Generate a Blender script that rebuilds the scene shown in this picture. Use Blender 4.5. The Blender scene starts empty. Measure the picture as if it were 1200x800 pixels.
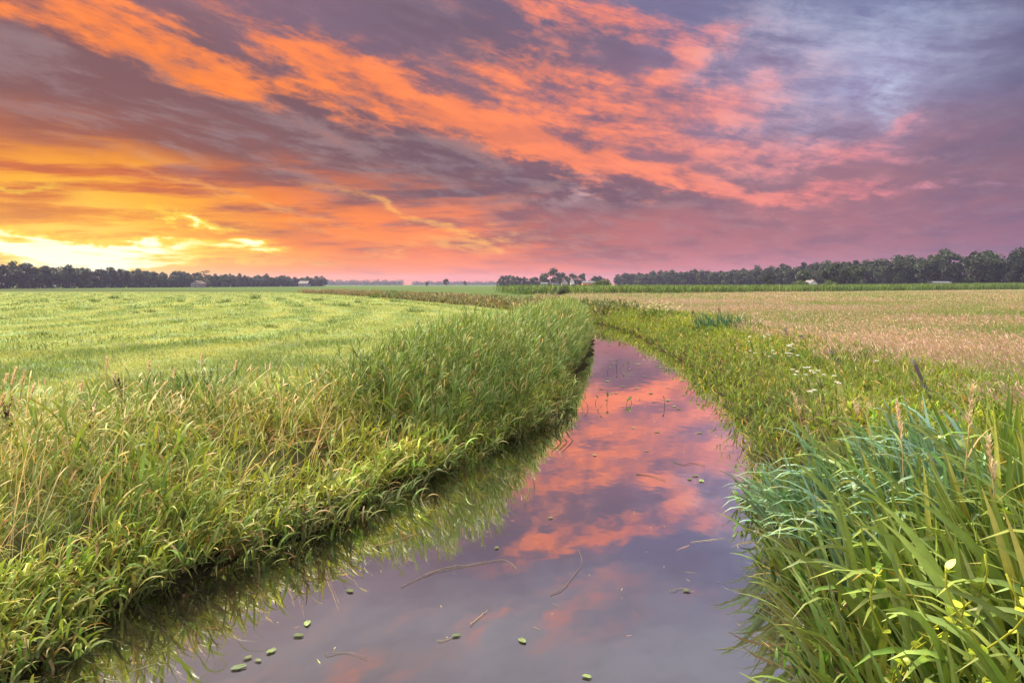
import bpy, math, random
import numpy as np
from math import radians as R

rng = np.random.default_rng(7)
random.seed(7)
scene = bpy.context.scene
col = scene.collection
H = 2.6                      # eye height above the water
F = 800.0 / 1200.0           # focal length / picture width
PITCH = math.atan(67.0 / 800.0)
EXPO = 1.35

# ------------------------------------------------------------------ layout
def px(x, y, z):
    """direction of a feature seen in the photograph -> point at height z"""
    dx, dz = (x - 600) / 800.0, (400 - y) / 800.0
    vy = math.cos(PITCH) + dz * math.sin(PITCH)
    vz = -math.sin(PITCH) + dz * math.cos(PITCH)
    k = (z - H) / vz
    return np.array([dx * k, vy * k, z])

def px_at(x, y, Y):
    dx, dz = (x - 600) / 800.0, (400 - y) / 800.0
    vy = math.cos(PITCH) + dz * math.sin(PITCH)
    vz = -math.sin(PITCH) + dz * math.cos(PITCH)
    k = Y / vy
    return np.array([dx * k, Y, H + vz * k])

CL = np.array([(-9, -14), (-5.2, -6), (-2.3, 0), (-0.62, 4.45), (0.72, 7.9), (2.3, 12.5), (3.6, 19.4), (4.75, 29),
               (5.2, 37), (4.5, 46), (2.2, 56), (-2.5, 69), (-10, 88), (-21, 115), (-40, 152), (-75, 200), (-140, 260)], float)
HWK = np.array([2.7, 2.7, 2.75, 2.68, 2.25, 2.0, 1.75, 1.4, 1.15, 1.1, 1.1, 1.1, 1.1, 1.1, 1.1, 1.1, 1.1])
def catmull(P, n=9):
    out = []
    for i in range(len(P) - 1):
        p0, p1, p2, p3 = P[max(i - 1, 0)], P[i], P[i + 1], P[min(i + 2, len(P) - 1)]
        for t in np.linspace(0, 1, n, endpoint=False):
            out.append(0.5 * ((2 * p1) + (-p0 + p2) * t + (2 * p0 - 5 * p1 + 4 * p2 - p3) * t * t + (-p0 + 3 * p1 - 3 * p2 + p3) * t ** 3))
    out.append(P[-1])
    return np.array(out)
_c = catmull(np.c_[CL, HWK])
CP, CW = _c[:, :2], _c[:, 2]
CS = np.r_[0, np.cumsum(np.linalg.norm(np.diff(CP, axis=0), axis=1))]

def ditch(x, y):
    """signed distance to the ditch's middle (right bank positive), half width there, length along it"""
    x = np.asarray(x, float).ravel(); y = np.asarray(y, float).ravel()
    D = np.empty(len(x)); Wd = np.empty(len(x)); S = np.empty(len(x))
    A, B = CP[:-1], CP[1:]
    E = B - A; L2 = (E ** 2).sum(1)
    for i in range(0, len(x), 20000):
        X, Y = x[i:i + 20000, None], y[i:i + 20000, None]
        t = np.clip(((X - A[:, 0]) * E[:, 0] + (Y - A[:, 1]) * E[:, 1]) / L2, 0, 1)
        qx, qy = X - (A[:, 0] + t * E[:, 0]), Y - (A[:, 1] + t * E[:, 1])
        d2 = qx * qx + qy * qy
        j = d2.argmin(1); a = np.arange(len(j))
        sg = np.sign(E[j, 1] * qx[a, j] - E[j, 0] * qy[a, j]); sg[sg == 0] = 1
        D[i:i + 20000] = sg * np.sqrt(d2[a, j])
        tt = t[a, j]
        Wd[i:i + 20000] = CW[j] * (1 - tt) + CW[j + 1] * tt
        S[i:i + 20000] = CS[j] * (1 - tt) + CS[j + 1] * tt
    return D, Wd, S

def sstep(a, b, x):
    t = np.clip((x - a) / (b - a), 0, 1); return t * t * (3 - 2 * t)

_ph = rng.uniform(0, 6.28, (24, 2)); _an = rng.uniform(0, 6.28, 24)
def wob(x, y, f, k=0, n=5):
    """cheap smooth noise in about -1..1"""
    v = 0
    for i in range(n):
        a = _an[(i + k) % 24]; ff = f * (1 + 0.37 * i)
        v = v + np.sin((x * math.cos(a) + y * math.sin(a)) * ff + _ph[(i + k) % 24, 0] + 1.3 * np.sin((y * math.cos(a) - x * math.sin(a)) * ff * 0.6 + _ph[(i + k) % 24, 1]))
    return v / (n * 0.75)

def ground_z(x, y, dw=None):
    x = np.asarray(x, float).ravel(); y = np.asarray(y, float).ravel()
    D, W, S = dw if dw is not None else ditch(x, y)
    e = np.abs(D) - W + 0.18 * wob(x, y, 1.7, 3)
    near = np.exp(-(np.hypot(x, y) / 120) ** 2)
    z = -0.55 + 0.6 * sstep(-0.9, 0.1, e) + 0.5 * sstep(0.0, 1.5, e)
    z = z + near * (0.05 * wob(x, y, 0.45, 7) + 0.03 * wob(x, y, 2.1, 11)) * sstep(0.2, 1.5, e)
    return z

# ------------------------------------------------------------------ mesh helpers
def new_mesh(name, V, faces, C=None, smooth=True):
    """V (n,3); faces: list of (m,k) int arrays"""
    me = bpy.data.meshes.new(name)
    V = np.ascontiguousarray(V, np.float32)
    me.vertices.add(len(V)); me.vertices.foreach_set('co', V.ravel())
    faces = [np.asarray(f, np.int32) for f in faces if len(f)]
    nl = sum(f.size for f in faces); nf = sum(len(f) for f in faces)
    me.loops.add(nl); me.polygons.add(nf)
    me.loops.foreach_set('vertex_index', np.concatenate([f.ravel() for f in faces]))
    st, o = [], 0
    for f in faces:
        st.append(o + np.arange(len(f)) * f.shape[1]); o += f.size
    me.polygons.foreach_set('loop_start', np.concatenate(st).astype(np.int32))
    me.polygons.foreach_set('use_smooth', np.full(nf, smooth, bool))
    if C is not None:
        a = me.color_attributes.new('col', 'FLOAT_COLOR', 'POINT')
        C4 = np.ascontiguousarray(C, np.float32)
        a.data.foreach_set('color', C4.ravel())
    me.update(calc_edges=True)
    return me

class Soup:
    """collects vertices and faces of one mesh"""
    def __init__(s): s.V, s.Q, s.T, s.C, s.n = [], [], [], [], 0
    def add(s, V, Q=None, T=None, C=(0.5, 0.5, 0.5)):
        V = np.asarray(V, float).reshape(-1, 3)
        C = np.asarray(C, float)
        if C.shape[-1] == 3: C = np.concatenate([C, np.full(C.shape[:-1] + (1,), 0.5)], -1)
        s.V.append(V); s.C.append(np.broadcast_to(C, (len(V), 4)))
        if Q is not None and len(Q): s.Q.append(np.asarray(Q, int) + s.n)
        if T is not None and len(T): s.T.append(np.asarray(T, int) + s.n)
        s.n += len(V)
    def mesh(s, name, smooth=True):
        f = []
        if s.Q: f.append(np.concatenate(s.Q))
        if s.T: f.append(np.concatenate(s.T))
        return new_mesh(name, np.concatenate(s.V), f, np.concatenate(s.C), smooth)

def spine(base, az, L, lean, curl, segs, pw=1.5):
    N = len(base)
    tm = (np.arange(segs) + 0.5) / segs
    th = lean[:, None] + curl[:, None] * tm[None] ** pw
    st = np.stack([np.sin(th) * np.cos(az)[:, None], np.sin(th) * np.sin(az)[:, None], np.cos(th)], 2) * (L / segs)[:, None, None]
    P = np.concatenate([np.zeros((N, 1, 3)), np.cumsum(st, 1)], 1) + base[:, None]
    t = np.linspace(0, 1, segs + 1)
    thv = lean[:, None] + curl[:, None] * t[None] ** pw
    return P, thv, t

def arr(v, N): return np.broadcast_to(np.asarray(v, float), (N,)).astype(float)

def strips(soup, base, az, L, W, lean, curl, C, segs=4, roll=0.0, kind='leaf', tipC=None, fold=0.0, pw=1.5, tip_from=0.6):
    """N blades: each a bent tapering strip (two quads wide when folded)"""
    base = np.asarray(base, float).reshape(-1, 3); N = len(base)
    if N == 0: return None
    az, L, W, lean, curl, roll = (arr(v, N) for v in (az, L, W, lean, curl, roll))
    P, th, t = spine(base, az, L, lean, curl, segs, pw)
    if kind == 'leaf': pr = (1 - t ** 2.4) * (0.6 + 0.4 * np.minimum(1, 4 * t)) + 0.03
    elif kind == 'sword': pr = (1 - t ** 4) * (0.85 + 0.15 * np.minimum(1, 3 * t)) + 0.02
    elif kind == 'plume': pr = np.sin(np.pi * np.clip(t * 0.94 + 0.06, 0, 1)) ** 0.8 + 0.06
    else: pr = 1 - 0.6 * t
    s = np.stack([-np.sin(az), np.cos(az), np.zeros(N)], 1)[:, None]
    n = np.stack([-np.cos(th) * np.cos(az)[:, None], -np.cos(th) * np.sin(az)[:, None], np.sin(th)], 2)
    side = s * np.cos(roll)[:, None, None] + n * np.sin(roll)[:, None, None]
    nn = n * np.cos(roll)[:, None, None] - s * np.sin(roll)[:, None, None]
    w = (W[:, None] * pr[None] * 0.5)[:, :, None]
    C = np.broadcast_to(np.asarray(C, float), (N, 3))
    CC = np.repeat(C[:, None], segs + 1, 1)
    if tipC is not None:
        k = sstep(tip_from, 1.0, t)[None, :, None]
        CC = CC * (1 - k) + np.broadcast_to(np.asarray(tipC, float), (N, 3))[:, None] * k
    if fold:
        V = np.stack([P - side * w, P - nn * w * fold, P + side * w], 2)
        m = 3
    else:
        V = np.stack([P - side * w, P + side * w], 2); m = 2
    idx = np.arange(N * (segs + 1) * m).reshape(N, segs + 1, m)
    q = []
    for k in range(m - 1):
        q.append(np.stack([idx[:, :-1, k], idx[:, :-1, k + 1], idx[:, 1:, k + 1], idx[:, 1:, k]], 3 - 1).reshape(-1, 4))
    CC = np.repeat(CC[:, :, None], m, 2)
    al = np.broadcast_to(np.linspace(0, 1, m)[None, None, :, None], CC.shape[:3] + (1,))
    soup.add(V.reshape(-1, 3), np.concatenate(q), None, np.concatenate([CC, al], 3).reshape(-1, 4))
    return P

def at(P, t):
    """points on spines P (N,s+1,3) at t (N,k)"""
    s = P.shape[1] - 1
    f = np.clip(t * s, 0, s - 1e-6); i = f.astype(int); u = (f - i)[..., None]
    a = np.arange(len(P))[:, None]
    return P[a, i] * (1 - u) + P[a, i + 1] * u

def vary(C, N, amt=0.25, hue=0.12):
    C = np.broadcast_to(np.asarray(C, float), (N, 3))
    v = np.exp(rng.normal(0, amt, (N, 1)))
    h = np.exp(rng.normal(0, hue, (N, 3)))
    return C * v * h

def tube(soup, pts, rad, n=6, C=(0.1, 0.08, 0.06), cap=True):
    pts = np.asarray(pts, float); k = len(pts)
    rad = np.broadcast_to(np.asarray(rad, float), (k,))
    T = np.gradient(pts, axis=0); T /= np.linalg.norm(T, axis=1)[:, None] + 1e-9
    up = np.where(np.abs(T[:, 2:3]) > 0.9, np.array([[1.0, 0, 0]]), np.array([[0, 0, 1.0]]))
    A = np.cross(T, up); A /= np.linalg.norm(A, axis=1)[:, None]; B = np.cross(T, A)
    a = np.linspace(0, 2 * math.pi, n, endpoint=False)
    V = pts[:, None] + rad[:, None, None] * (np.cos(a)[None, :, None] * A[:, None] + np.sin(a)[None, :, None] * B[:, None])
    i = np.arange(k * n).reshape(k, n)
    q = np.stack([i[:-1], np.roll(i[:-1], -1, 1), np.roll(i[1:], -1, 1), i[1:]], 2).reshape(-1, 4)
    V = V.reshape(-1, 3); t = None
    if cap:
        V = np.concatenate([V, pts[:1], pts[-1:]]); c0, c1 = k * n, k * n + 1
        t = [(i[0, (j + 1) % n], i[0, j], c0) for j in range(n)] + [(i[-1, j], i[-1, (j + 1) % n], c1) for j in range(n)]
    soup.add(V, q, t, C)

def box(soup, lo, hi, C=(0.5, 0.5, 0.5)):
    (a, b, c), (d, e, f) = lo, hi
    V = [(a, b, c), (d, b, c), (d, e, c), (a, e, c), (a, b, f), (d, b, f), (d, e, f), (a, e, f)]
    soup.add(V, [(0, 3, 2, 1), (4, 5, 6, 7), (0, 1, 5, 4), (1, 2, 6, 5), (2, 3, 7, 6), (3, 0, 4, 7)], None, C)

def link(name, me, m, parent=None, loc=(0, 0, 0)):
    o = bpy.data.objects.new(name, me); col.objects.link(o)
    if m is not None and not me.materials: me.materials.append(m)
    o.location = loc
    if parent is not None: o.parent = parent
    return o
def tag(o, label, cat, group=None):
    o['label'] = label; o['category'] = cat
    if group: o['group'] = group
    return o
def empty(name, loc, label, cat, group=None, rz=0.0):
    o = bpy.data.objects.new(name, None); col.objects.link(o)
    o.location = tuple(loc); o.rotation_euler = (0, 0, rz); o.empty_display_size = 0.1
    return tag(o, label, cat, group)
def stuff(o): o['kind'] = 'stuff'; return o
def struct(o): o['kind'] = 'structure'; return o
def dup(root, loc, rz=0.0, sc=None, label=None, group=None):
    r = root.copy(); col.objects.link(r); r.location = tuple(loc); r.rotation_euler = (0, 0, rz)
    if sc is not None: r.scale = sc if hasattr(sc, '__len__') else (sc, sc, sc)
    if label: r['label'] = label
    if group: r['group'] = group
    for ch in list(root.children):
        c = ch.copy(); col.objects.link(c); c.parent = r
        for g in ch.children:
            d = g.copy(); col.objects.link(d); d.parent = c
    return r

# ------------------------------------------------------------------ node helpers
class X:
    """one float socket with arithmetic"""
    nt = None
    def __init__(s, sock): s.s = sock
    @staticmethod
    def m(op, *a, clamp=False):
        n = X.nt.nodes.new('ShaderNodeMath'); n.operation = op; n.use_clamp = clamp
        for i, v in enumerate(a):
            if isinstance(v, X): X.nt.links.new(v.s, n.inputs[i])
            else: n.inputs[i].default_value = float(v)
        return X(n.outputs[0])
    def __add__(s, o): return X.m('ADD', s, o)
    __radd__ = __add__
    def __sub__(s, o): return X.m('SUBTRACT', s, o)
    def __rsub__(s, o): return X.m('SUBTRACT', o, s)
    def __mul__(s, o): return X.m('MULTIPLY', s, o)
    __rmul__ = __mul__
    def __truediv__(s, o): return X.m('DIVIDE', s, o)
    def clamp(s): return X.m('ADD', s, 0.0, clamp=True)
def xstep(a, b, x):
    n = X.nt.nodes.new('ShaderNodeMapRange'); n.interpolation_type = 'SMOOTHSTEP'
    X.nt.links.new(x.s, n.inputs[0])
    for i, v in ((1, a), (2, b), (3, 0.0), (4, 1.0)): n.inputs[i].default_value = v
    return X(n.outputs[0])
def xyz(x, y, z=0.0):
    n = X.nt.nodes.new('ShaderNodeCombineXYZ')
    for i, v in enumerate((x, y, z)):
        if isinstance(v, X): X.nt.links.new(v.s, n.inputs[i])
        else: n.inputs[i].default_value = float(v)
    return n.outputs[0]
def xnoise(vec, scale, detail=4, rough=0.55, dist=0.0, color=False):
    n = X.nt.nodes.new('ShaderNodeTexNoise')
    if vec is not None: X.nt.links.new(vec, n.inputs['Vector'])
    n.inputs['Scale'].default_value = scale; n.inputs['Detail'].default_value = detail
    n.inputs['Roughness'].default_value = rough; n.inputs['Distortion'].default_value = dist
    return n.outputs['Color'] if color else X(n.outputs[0])
def lin(c): return tuple((v / 255 / 12.92) if v <= 10 else ((v / 255 + 0.055) / 1.055) ** 2.4 for v in c)
def rgb(c):
    n = X.nt.nodes.new('ShaderNodeRGB'); n.outputs[0].default_value = (*c, 1); return n.outputs[0]
def cmix(f, a, b, mode='MIX'):
    n = X.nt.nodes.new('ShaderNodeMix'); n.data_type = 'RGBA'; n.blend_type = mode; n.clamp_factor = True
    if isinstance(f, X): X.nt.links.new(f.s, n.inputs[0])
    else: n.inputs[0].default_value = f
    for i, v in ((6, a), (7, b)):
        if isinstance(v, (tuple, list)): n.inputs[i].default_value = (*v[:3], 1)
        else: X.nt.links.new(v, n.inputs[i])
    return n.outputs[2]
def vmath(op, a, b=None, scale=None):
    n = X.nt.nodes.new('ShaderNodeVectorMath'); n.operation = op
    for i, v in ((0, a), (1, b)):
        if v is None: continue
        if isinstance(v, (tuple, list)): n.inputs[i].default_value = v
        else: X.nt.links.new(v, n.inputs[i])
    if scale is not None:
        if isinstance(scale, X): X.nt.links.new(scale.s, n.inputs['Scale'])
        else: n.inputs['Scale'].default_value = scale
    return n.outputs[0]
def mat(name):
    m = bpy.data.materials.new(name); m.use_nodes = True
    m.node_tree.nodes.clear(); X.nt = m.node_tree
    return m
def out(shader, disp=None):
    o = X.nt.nodes.new('ShaderNodeOutputMaterial'); X.nt.links.new(shader, o.inputs['Surface'])
def principled(color, rough=0.6, spec=0.5, bump=None, metal=0.0):
    n = X.nt.nodes.new('ShaderNodeBsdfPrincipled')
    if isinstance(color, (tuple, list)): n.inputs['Base Color'].default_value = (*color[:3], 1)
    else: X.nt.links.new(color, n.inputs['Base Color'])
    n.inputs['Roughness'].default_value = rough; n.inputs['Specular IOR Level'].default_value = spec
    n.inputs['Metallic'].default_value = metal
    if bump is not None: X.nt.links.new(bump, n.inputs['Normal'])
    return n.outputs[0]
def xbump(h, strength=0.5, dist=0.05):
    n = X.nt.nodes.new('ShaderNodeBump'); n.inputs['Strength'].default_value = strength; n.inputs['Distance'].default_value = dist
    X.nt.links.new(h.s, n.inputs['Height']); return n.outputs[0]
def shmix(f, a, b):
    n = X.nt.nodes.new('ShaderNodeMixShader')
    if isinstance(f, X): X.nt.links.new(f.s, n.inputs[0])
    else: n.inputs[0].default_value = f
    X.nt.links.new(a, n.inputs[1]); X.nt.links.new(b, n.inputs[2]); return n.outputs[0]
def attr(name, fac=False):
    n = X.nt.nodes.new('ShaderNodeAttribute'); n.attribute_name = name
    return X(n.outputs['Fac']) if fac else n.outputs['Color']
def position():
    n = X.nt.nodes.new('ShaderNodeNewGeometry'); return n.outputs['Position']
def sep(v):
    n = X.nt.nodes.new('ShaderNodeSeparateXYZ'); X.nt.links.new(v, n.inputs[0]); return X(n.outputs[0]), X(n.outputs[1]), X(n.outputs[2])

def leaf_mat(name, rough=0.45, spec=0.4, trans=0.35, tint=(1.15, 1.1, 0.55), veins=0.0):
    m = mat(name)
    n = X.nt.nodes.new('ShaderNodeAttribute'); n.attribute_name = 'col'
    c = n.outputs['Color']; al = X(n.outputs['Alpha'])
    nz = xnoise(position(), 14.0, 3)
    c = cmix(1.0, c, cmix(nz, (0.68, 0.68, 0.68), (1.32, 1.32, 1.32)), 'MULTIPLY')
    bump = None
    if veins:
        v = X.m('SINE', al * 50.0) * 0.5 + 0.5
        c = cmix(v * veins, c, cmix(1.0, c, (0.62, 0.66, 0.6), 'MULTIPLY'))
        rib = X.m('ABSOLUTE', al - 0.5)
        c = cmix((1 - xstep(0.0, 0.07, rib)) * 0.35, c, cmix(1.0, c, (1.5, 1.4, 1.3), 'MULTIPLY'))
        sp_ = xstep(0.66, 0.74, xnoise(position(), 22.0, 4, 0.7))
        c = cmix(sp_ * 0.6, c, (0.20, 0.13, 0.045))
        bump = xbump(v, 0.25, 0.002)
    p = principled(c, rough, spec, bump)
    t = X.nt.nodes.new('ShaderNodeBsdfTranslucent')
    X.nt.links.new(cmix(1.0, c, tint, 'MULTIPLY'), t.inputs['Color'])
    out(shmix(trans, p, t.outputs[0]))
    return m
def plain_mat(name, rough=0.8, spec=0.3, nscale=6.0, amp=0.35, bumpd=0.01):
    m = mat(name)
    nz = xnoise(position(), nscale, 5, 0.65)
    c = cmix(1.0, attr('col'), cmix(nz, (1 - amp,) * 3, (1 + amp,) * 3), 'MULTIPLY')
    out(principled(c, rough, spec, xbump(nz, 0.6, bumpd)))
    return m

M_GRASS = leaf_mat('grass_blade', 0.62, 0.22, 0.4)
M_REED = leaf_mat('reed_leaf', 0.6, 0.25, 0.24)
M_SWORD = leaf_mat('sword_leaf', 0.40, 0.5, 0.16, veins=0.5)
M_DRY = leaf_mat('dry_straw', 0.6, 0.3, 0.3, (1.1, 1.0, 0.8))
M_TREE = leaf_mat('tree_leaf', 0.6, 0.25, 0.2)
M_BARK = plain_mat('bark', 0.9, 0.2, 9.0, 0.4, 0.03)
M_WOOD = plain_mat('weathered_wood', 0.85, 0.25, 30.0, 0.55, 0.01)
M_WALL = plain_mat('rendered_wall', 0.85, 0.3, 0.8, 0.12, 0.01)
M_ROOF = plain_mat('roof_tile', 0.75, 0.3, 1.5, 0.25, 0.03)
M_PETAL = leaf_mat('petal', 0.6, 0.2, 0.3, (1, 1, 1))
M_PAD = leaf_mat('floating_leaf_skin', 0.45, 0.3, 0.1)

# ------------------------------------------------------------------ ground
def axis(fine, lo, hi, step, far_lo, far_hi, grow=1.16):
    a = list(np.arange(lo, hi + 1e-6, step)); s = step
    x = hi
    while x < far_hi: s *= grow; x += s; a.append(min(x, far_hi))
    s = step; x = lo
    while x > far_lo: s *= grow; x -= s; a.insert(0, max(x, far_lo))
    return np.array(a)
gx = axis(0, -14, 16, 0.2, -2500, 2500); gy = axis(0, -4, 60, 0.25, -400, 2500, 1.1)
GX, GY = np.meshgrid(gx, gy)
dw = ditch(GX, GY)
gz = ground_z(GX, GY, dw)
gi = np.arange(GX.size).reshape(GX.shape)
gq = np.stack([gi[:-1, :-1], gi[:-1, 1:], gi[1:, 1:], gi[1:, :-1]], 2).reshape(-1, 4)
gme = new_mesh('ground', np.c_[GX.ravel(), GY.ravel(), gz], [gq])
e_ = np.abs(dw[0]) - dw[1]
for nm, v in (('dist', dw[0]), ('bank', 1 - sstep(0.4, 2.2, e_))):
    a = gme.attributes.new(nm, 'FLOAT', 'POINT'); a.data.foreach_set('value', np.ascontiguousarray(v, np.float32))
def ground_mat():
    m = mat('meadow_ground')
    pos = position(); x, y, z = sep(pos)
    d = attr('dist', True); bank = attr('bank', True)
    n1 = xnoise(pos, 0.35, 5, 0.6); n2 = xnoise(pos, 2.2, 5, 0.65); n3 = xnoise(pos, 14.0, 4, 0.7)
    # mown meadow on the left: swaths follow the ditch
    sw = X.m('SINE', d * 1.9 + n1 * 3.0) * 0.5 + 0.5
    f = (sw * 0.5 + n2 * 0.7 + n1 * 0.5 - 0.45).clamp()
    mown = cmix(f, (0.11, 0.155, 0.045), (0.24, 0.24, 0.075))
    mown = cmix(xstep(0.52, 0.66, xnoise(pos, 0.8, 4, 0.6)), mown, (0.19, 0.27, 0.12))
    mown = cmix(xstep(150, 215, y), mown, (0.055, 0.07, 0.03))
    # uncut hay on the right
    g = xnoise(xyz(x * 0.35, y, 0.0), 0.25, 6, 0.65)
    hay = cmix(xstep(0.42, 0.62, g), (0.12, 0.15, 0.045), (0.26, 0.17, 0.125))
    hay = cmix(n3, cmix(1.0, hay, (0.7, 0.7, 0.7), 'MULTIPLY'), cmix(1.0, hay, (1.3, 1.3, 1.3), 'MULTIPLY'))
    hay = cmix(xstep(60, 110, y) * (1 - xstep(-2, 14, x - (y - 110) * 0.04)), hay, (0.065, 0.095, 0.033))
    mown = cmix(n3, cmix(1.0, mown, (0.75, 0.75, 0.75), 'MULTIPLY'), cmix(1.0, mown, (1.25, 1.25, 1.25), 'MULTIPLY'))
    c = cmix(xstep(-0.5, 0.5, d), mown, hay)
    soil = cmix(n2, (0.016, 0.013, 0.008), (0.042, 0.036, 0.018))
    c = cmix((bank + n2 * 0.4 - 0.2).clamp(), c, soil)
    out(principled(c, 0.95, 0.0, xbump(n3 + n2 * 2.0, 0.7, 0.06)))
    return m
struct(link('ground', gme, ground_mat()))

# ------------------------------------------------------------------ water
N_ = np.c_[np.gradient(CP[:, 1]), -np.gradient(CP[:, 0])]; N_ /= np.linalg.norm(N_, axis=1)[:, None]
us = np.array([-1, -0.5, 0, 0.5, 1.0])
WV = CP[:, None] + N_[:, None] * (us[None, :, None] * (CW[:, None, None] + 0.5))
WV = np.concatenate([WV, np.zeros(WV.shape[:2] + (1,))], 2)
wi = np.arange(WV.shape[0] * 5).reshape(-1, 5)
wq = np.stack([wi[:-1, :-1], wi[:-1, 1:], wi[1:, 1:], wi[1:, :-1]], 2).reshape(-1, 4)
wme = new_mesh('water', WV.reshape(-1, 3), [wq[:, ::-1]])
def water_mat():
    m = mat('still_ditch_water')
    pos = position(); x, y, z = sep(pos)
    rip = xnoise(xyz(x * 1.0, y * 0.7), 2.6, 2, 0.5)
    fine = xnoise(pos, 30.0, 3, 0.7)
    film = xnoise(xyz(x * 1.4, y * 0.8), 1.1, 6, 0.7)
    b = xbump(rip + fine * 0.01, 0.02, 0.1)
    gl = X.nt.nodes.new('ShaderNodeBsdfGlossy'); gl.inputs['Roughness'].default_value = 0.03
    gl.inputs['Color'].default_value = (0.98, 0.98, 0.98, 1)
    X.nt.links.new(b, gl.inputs['Normal'])
    mud = principled(cmix(xnoise(pos, 3.0, 5, 0.7), (0.018, 0.014, 0.010), (0.038, 0.031, 0.022)), 0.6, 0.0)
    lw = X.nt.nodes.new('ShaderNodeLayerWeight'); lw.inputs[0].default_value = 0.35
    fac = (X(lw.outputs['Facing']) * 1.2 + 0.14 - xstep(0.5, 0.8, film) * 0.10).clamp()
    out(shmix(fac, mud, gl.outputs[0]))
    return m
struct(link('water', wme, water_mat()))

# ------------------------------------------------------------------ scatter helpers
def wedge(n, r0, r1, a0=-45, a1=45, power=2.0):
    """points seen from the camera; power 2 = even per square metre, lower = denser near"""
    r = (rng.uniform(r0 ** power, r1 ** power, n)) ** (1 / power) if power > 0 else np.exp(rng.uniform(math.log(r0), math.log(r1), n))
    a = np.radians(rng.uniform(a0, a1, n))
    return np.sin(a) * r, np.cos(a) * r
def along(n, y0, y1, e0, e1, side, rag=0.0):
    """points on a bank: between y0 and y1 along the ditch, e metres from the water's edge"""
    j0, j1 = np.interp([y0, y1], CP[:, 1], CS)
    s = rng.uniform(j0, j1, n); e = rng.uniform(e0, e1, n)
    e = e - rag * np.clip(wob(s, s * 0.0, 1.3, 9) + 0.5 * wob(s, s * 0.0, 3.1, 14), -0.4, 1.6)
    cx, cy, w = np.interp(s, CS, CP[:, 0]), np.interp(s, CS, CP[:, 1]), np.interp(s, CS, CW)
    nx, ny = np.interp(s, CS, N_[:, 0]), np.interp(s, CS, N_[:, 1])
    return cx + side * nx * (w + e), cy + side * ny * (w + e), e
def base_of(x, y, sink=0.03):
    return np.c_[x, y, ground_z(x, y) - sink]
def U(a, b, n): return rng.uniform(a, b, n)

# ------------------------------------------------------------------ mown meadow (left)
def mown_grass():
    sp = Soup()
    for n, r0, r1, l0, l1, w, segs in ((95000, 6.5, 26, 0.09, 0.2, 0.014, 3), (70000, 24, 70, 0.10, 0.2, 0.03, 2), (50000, 65, 200, 0.12, 0.24, 0.10, 2)):
        x, y = wedge(int(n * 1.2), r0, r1, -55, 6, 1.0)
        D, W, S = ditch(x, y); e = -D - W
        k = (D < 0) & (e > 1.2); x, y, D = x[k], y[k], D[k]
        N = len(x)
        b = base_of(x, y, 0.015)
        sw = 0.5 + 0.5 * np.sin(D * 1.45 + 1.9 * wob(x, y, 0.2, 5) + 0.8 * wob(x, y, 0.8, 17))
        pt = wob(x, y, 0.5, 9); dew = wob(x, y, 0.9, 15) + 0.4 * wob(x, y, 2.5, 2)
        f = np.clip(0.85 * sw + 0.25 * pt + 0.2 * wob(x, y, 1.9, 19) + 0.03 + rng.normal(0, 0.14, N), 0, 1)[:, None]
        C = np.array((0.115, 0.17, 0.05)) * (1 - f) + np.array((0.29, 0.295, 0.095)) * f
        dk = (np.clip(dew - 0.55, 0, 1)[:, None] * 1.3).clip(0, 0.8)
        C = C * (1 - dk) + np.array((0.27, 0.33, 0.22)) * dk
        C = vary(C, N, 0.18, 0.06)
        hgt = U(l0, l1, N) * (1.2 - 0.6 * f[:, 0] + 0.9 * dk[:, 0]) * (1 + 0.35 * wob(x, y, 1.4, 21))
        strips(sp, b, U(0, 6.28, N), hgt, U(0.7, 1.4, N) * w, U(0.1, 0.9, N), U(0.2, 1.3, N), C, segs, U(-0.5, 0.5, N))
    stuff(link('mown_grass', sp.mesh('mown_grass'), M_GRASS))
mown_grass()

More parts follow.
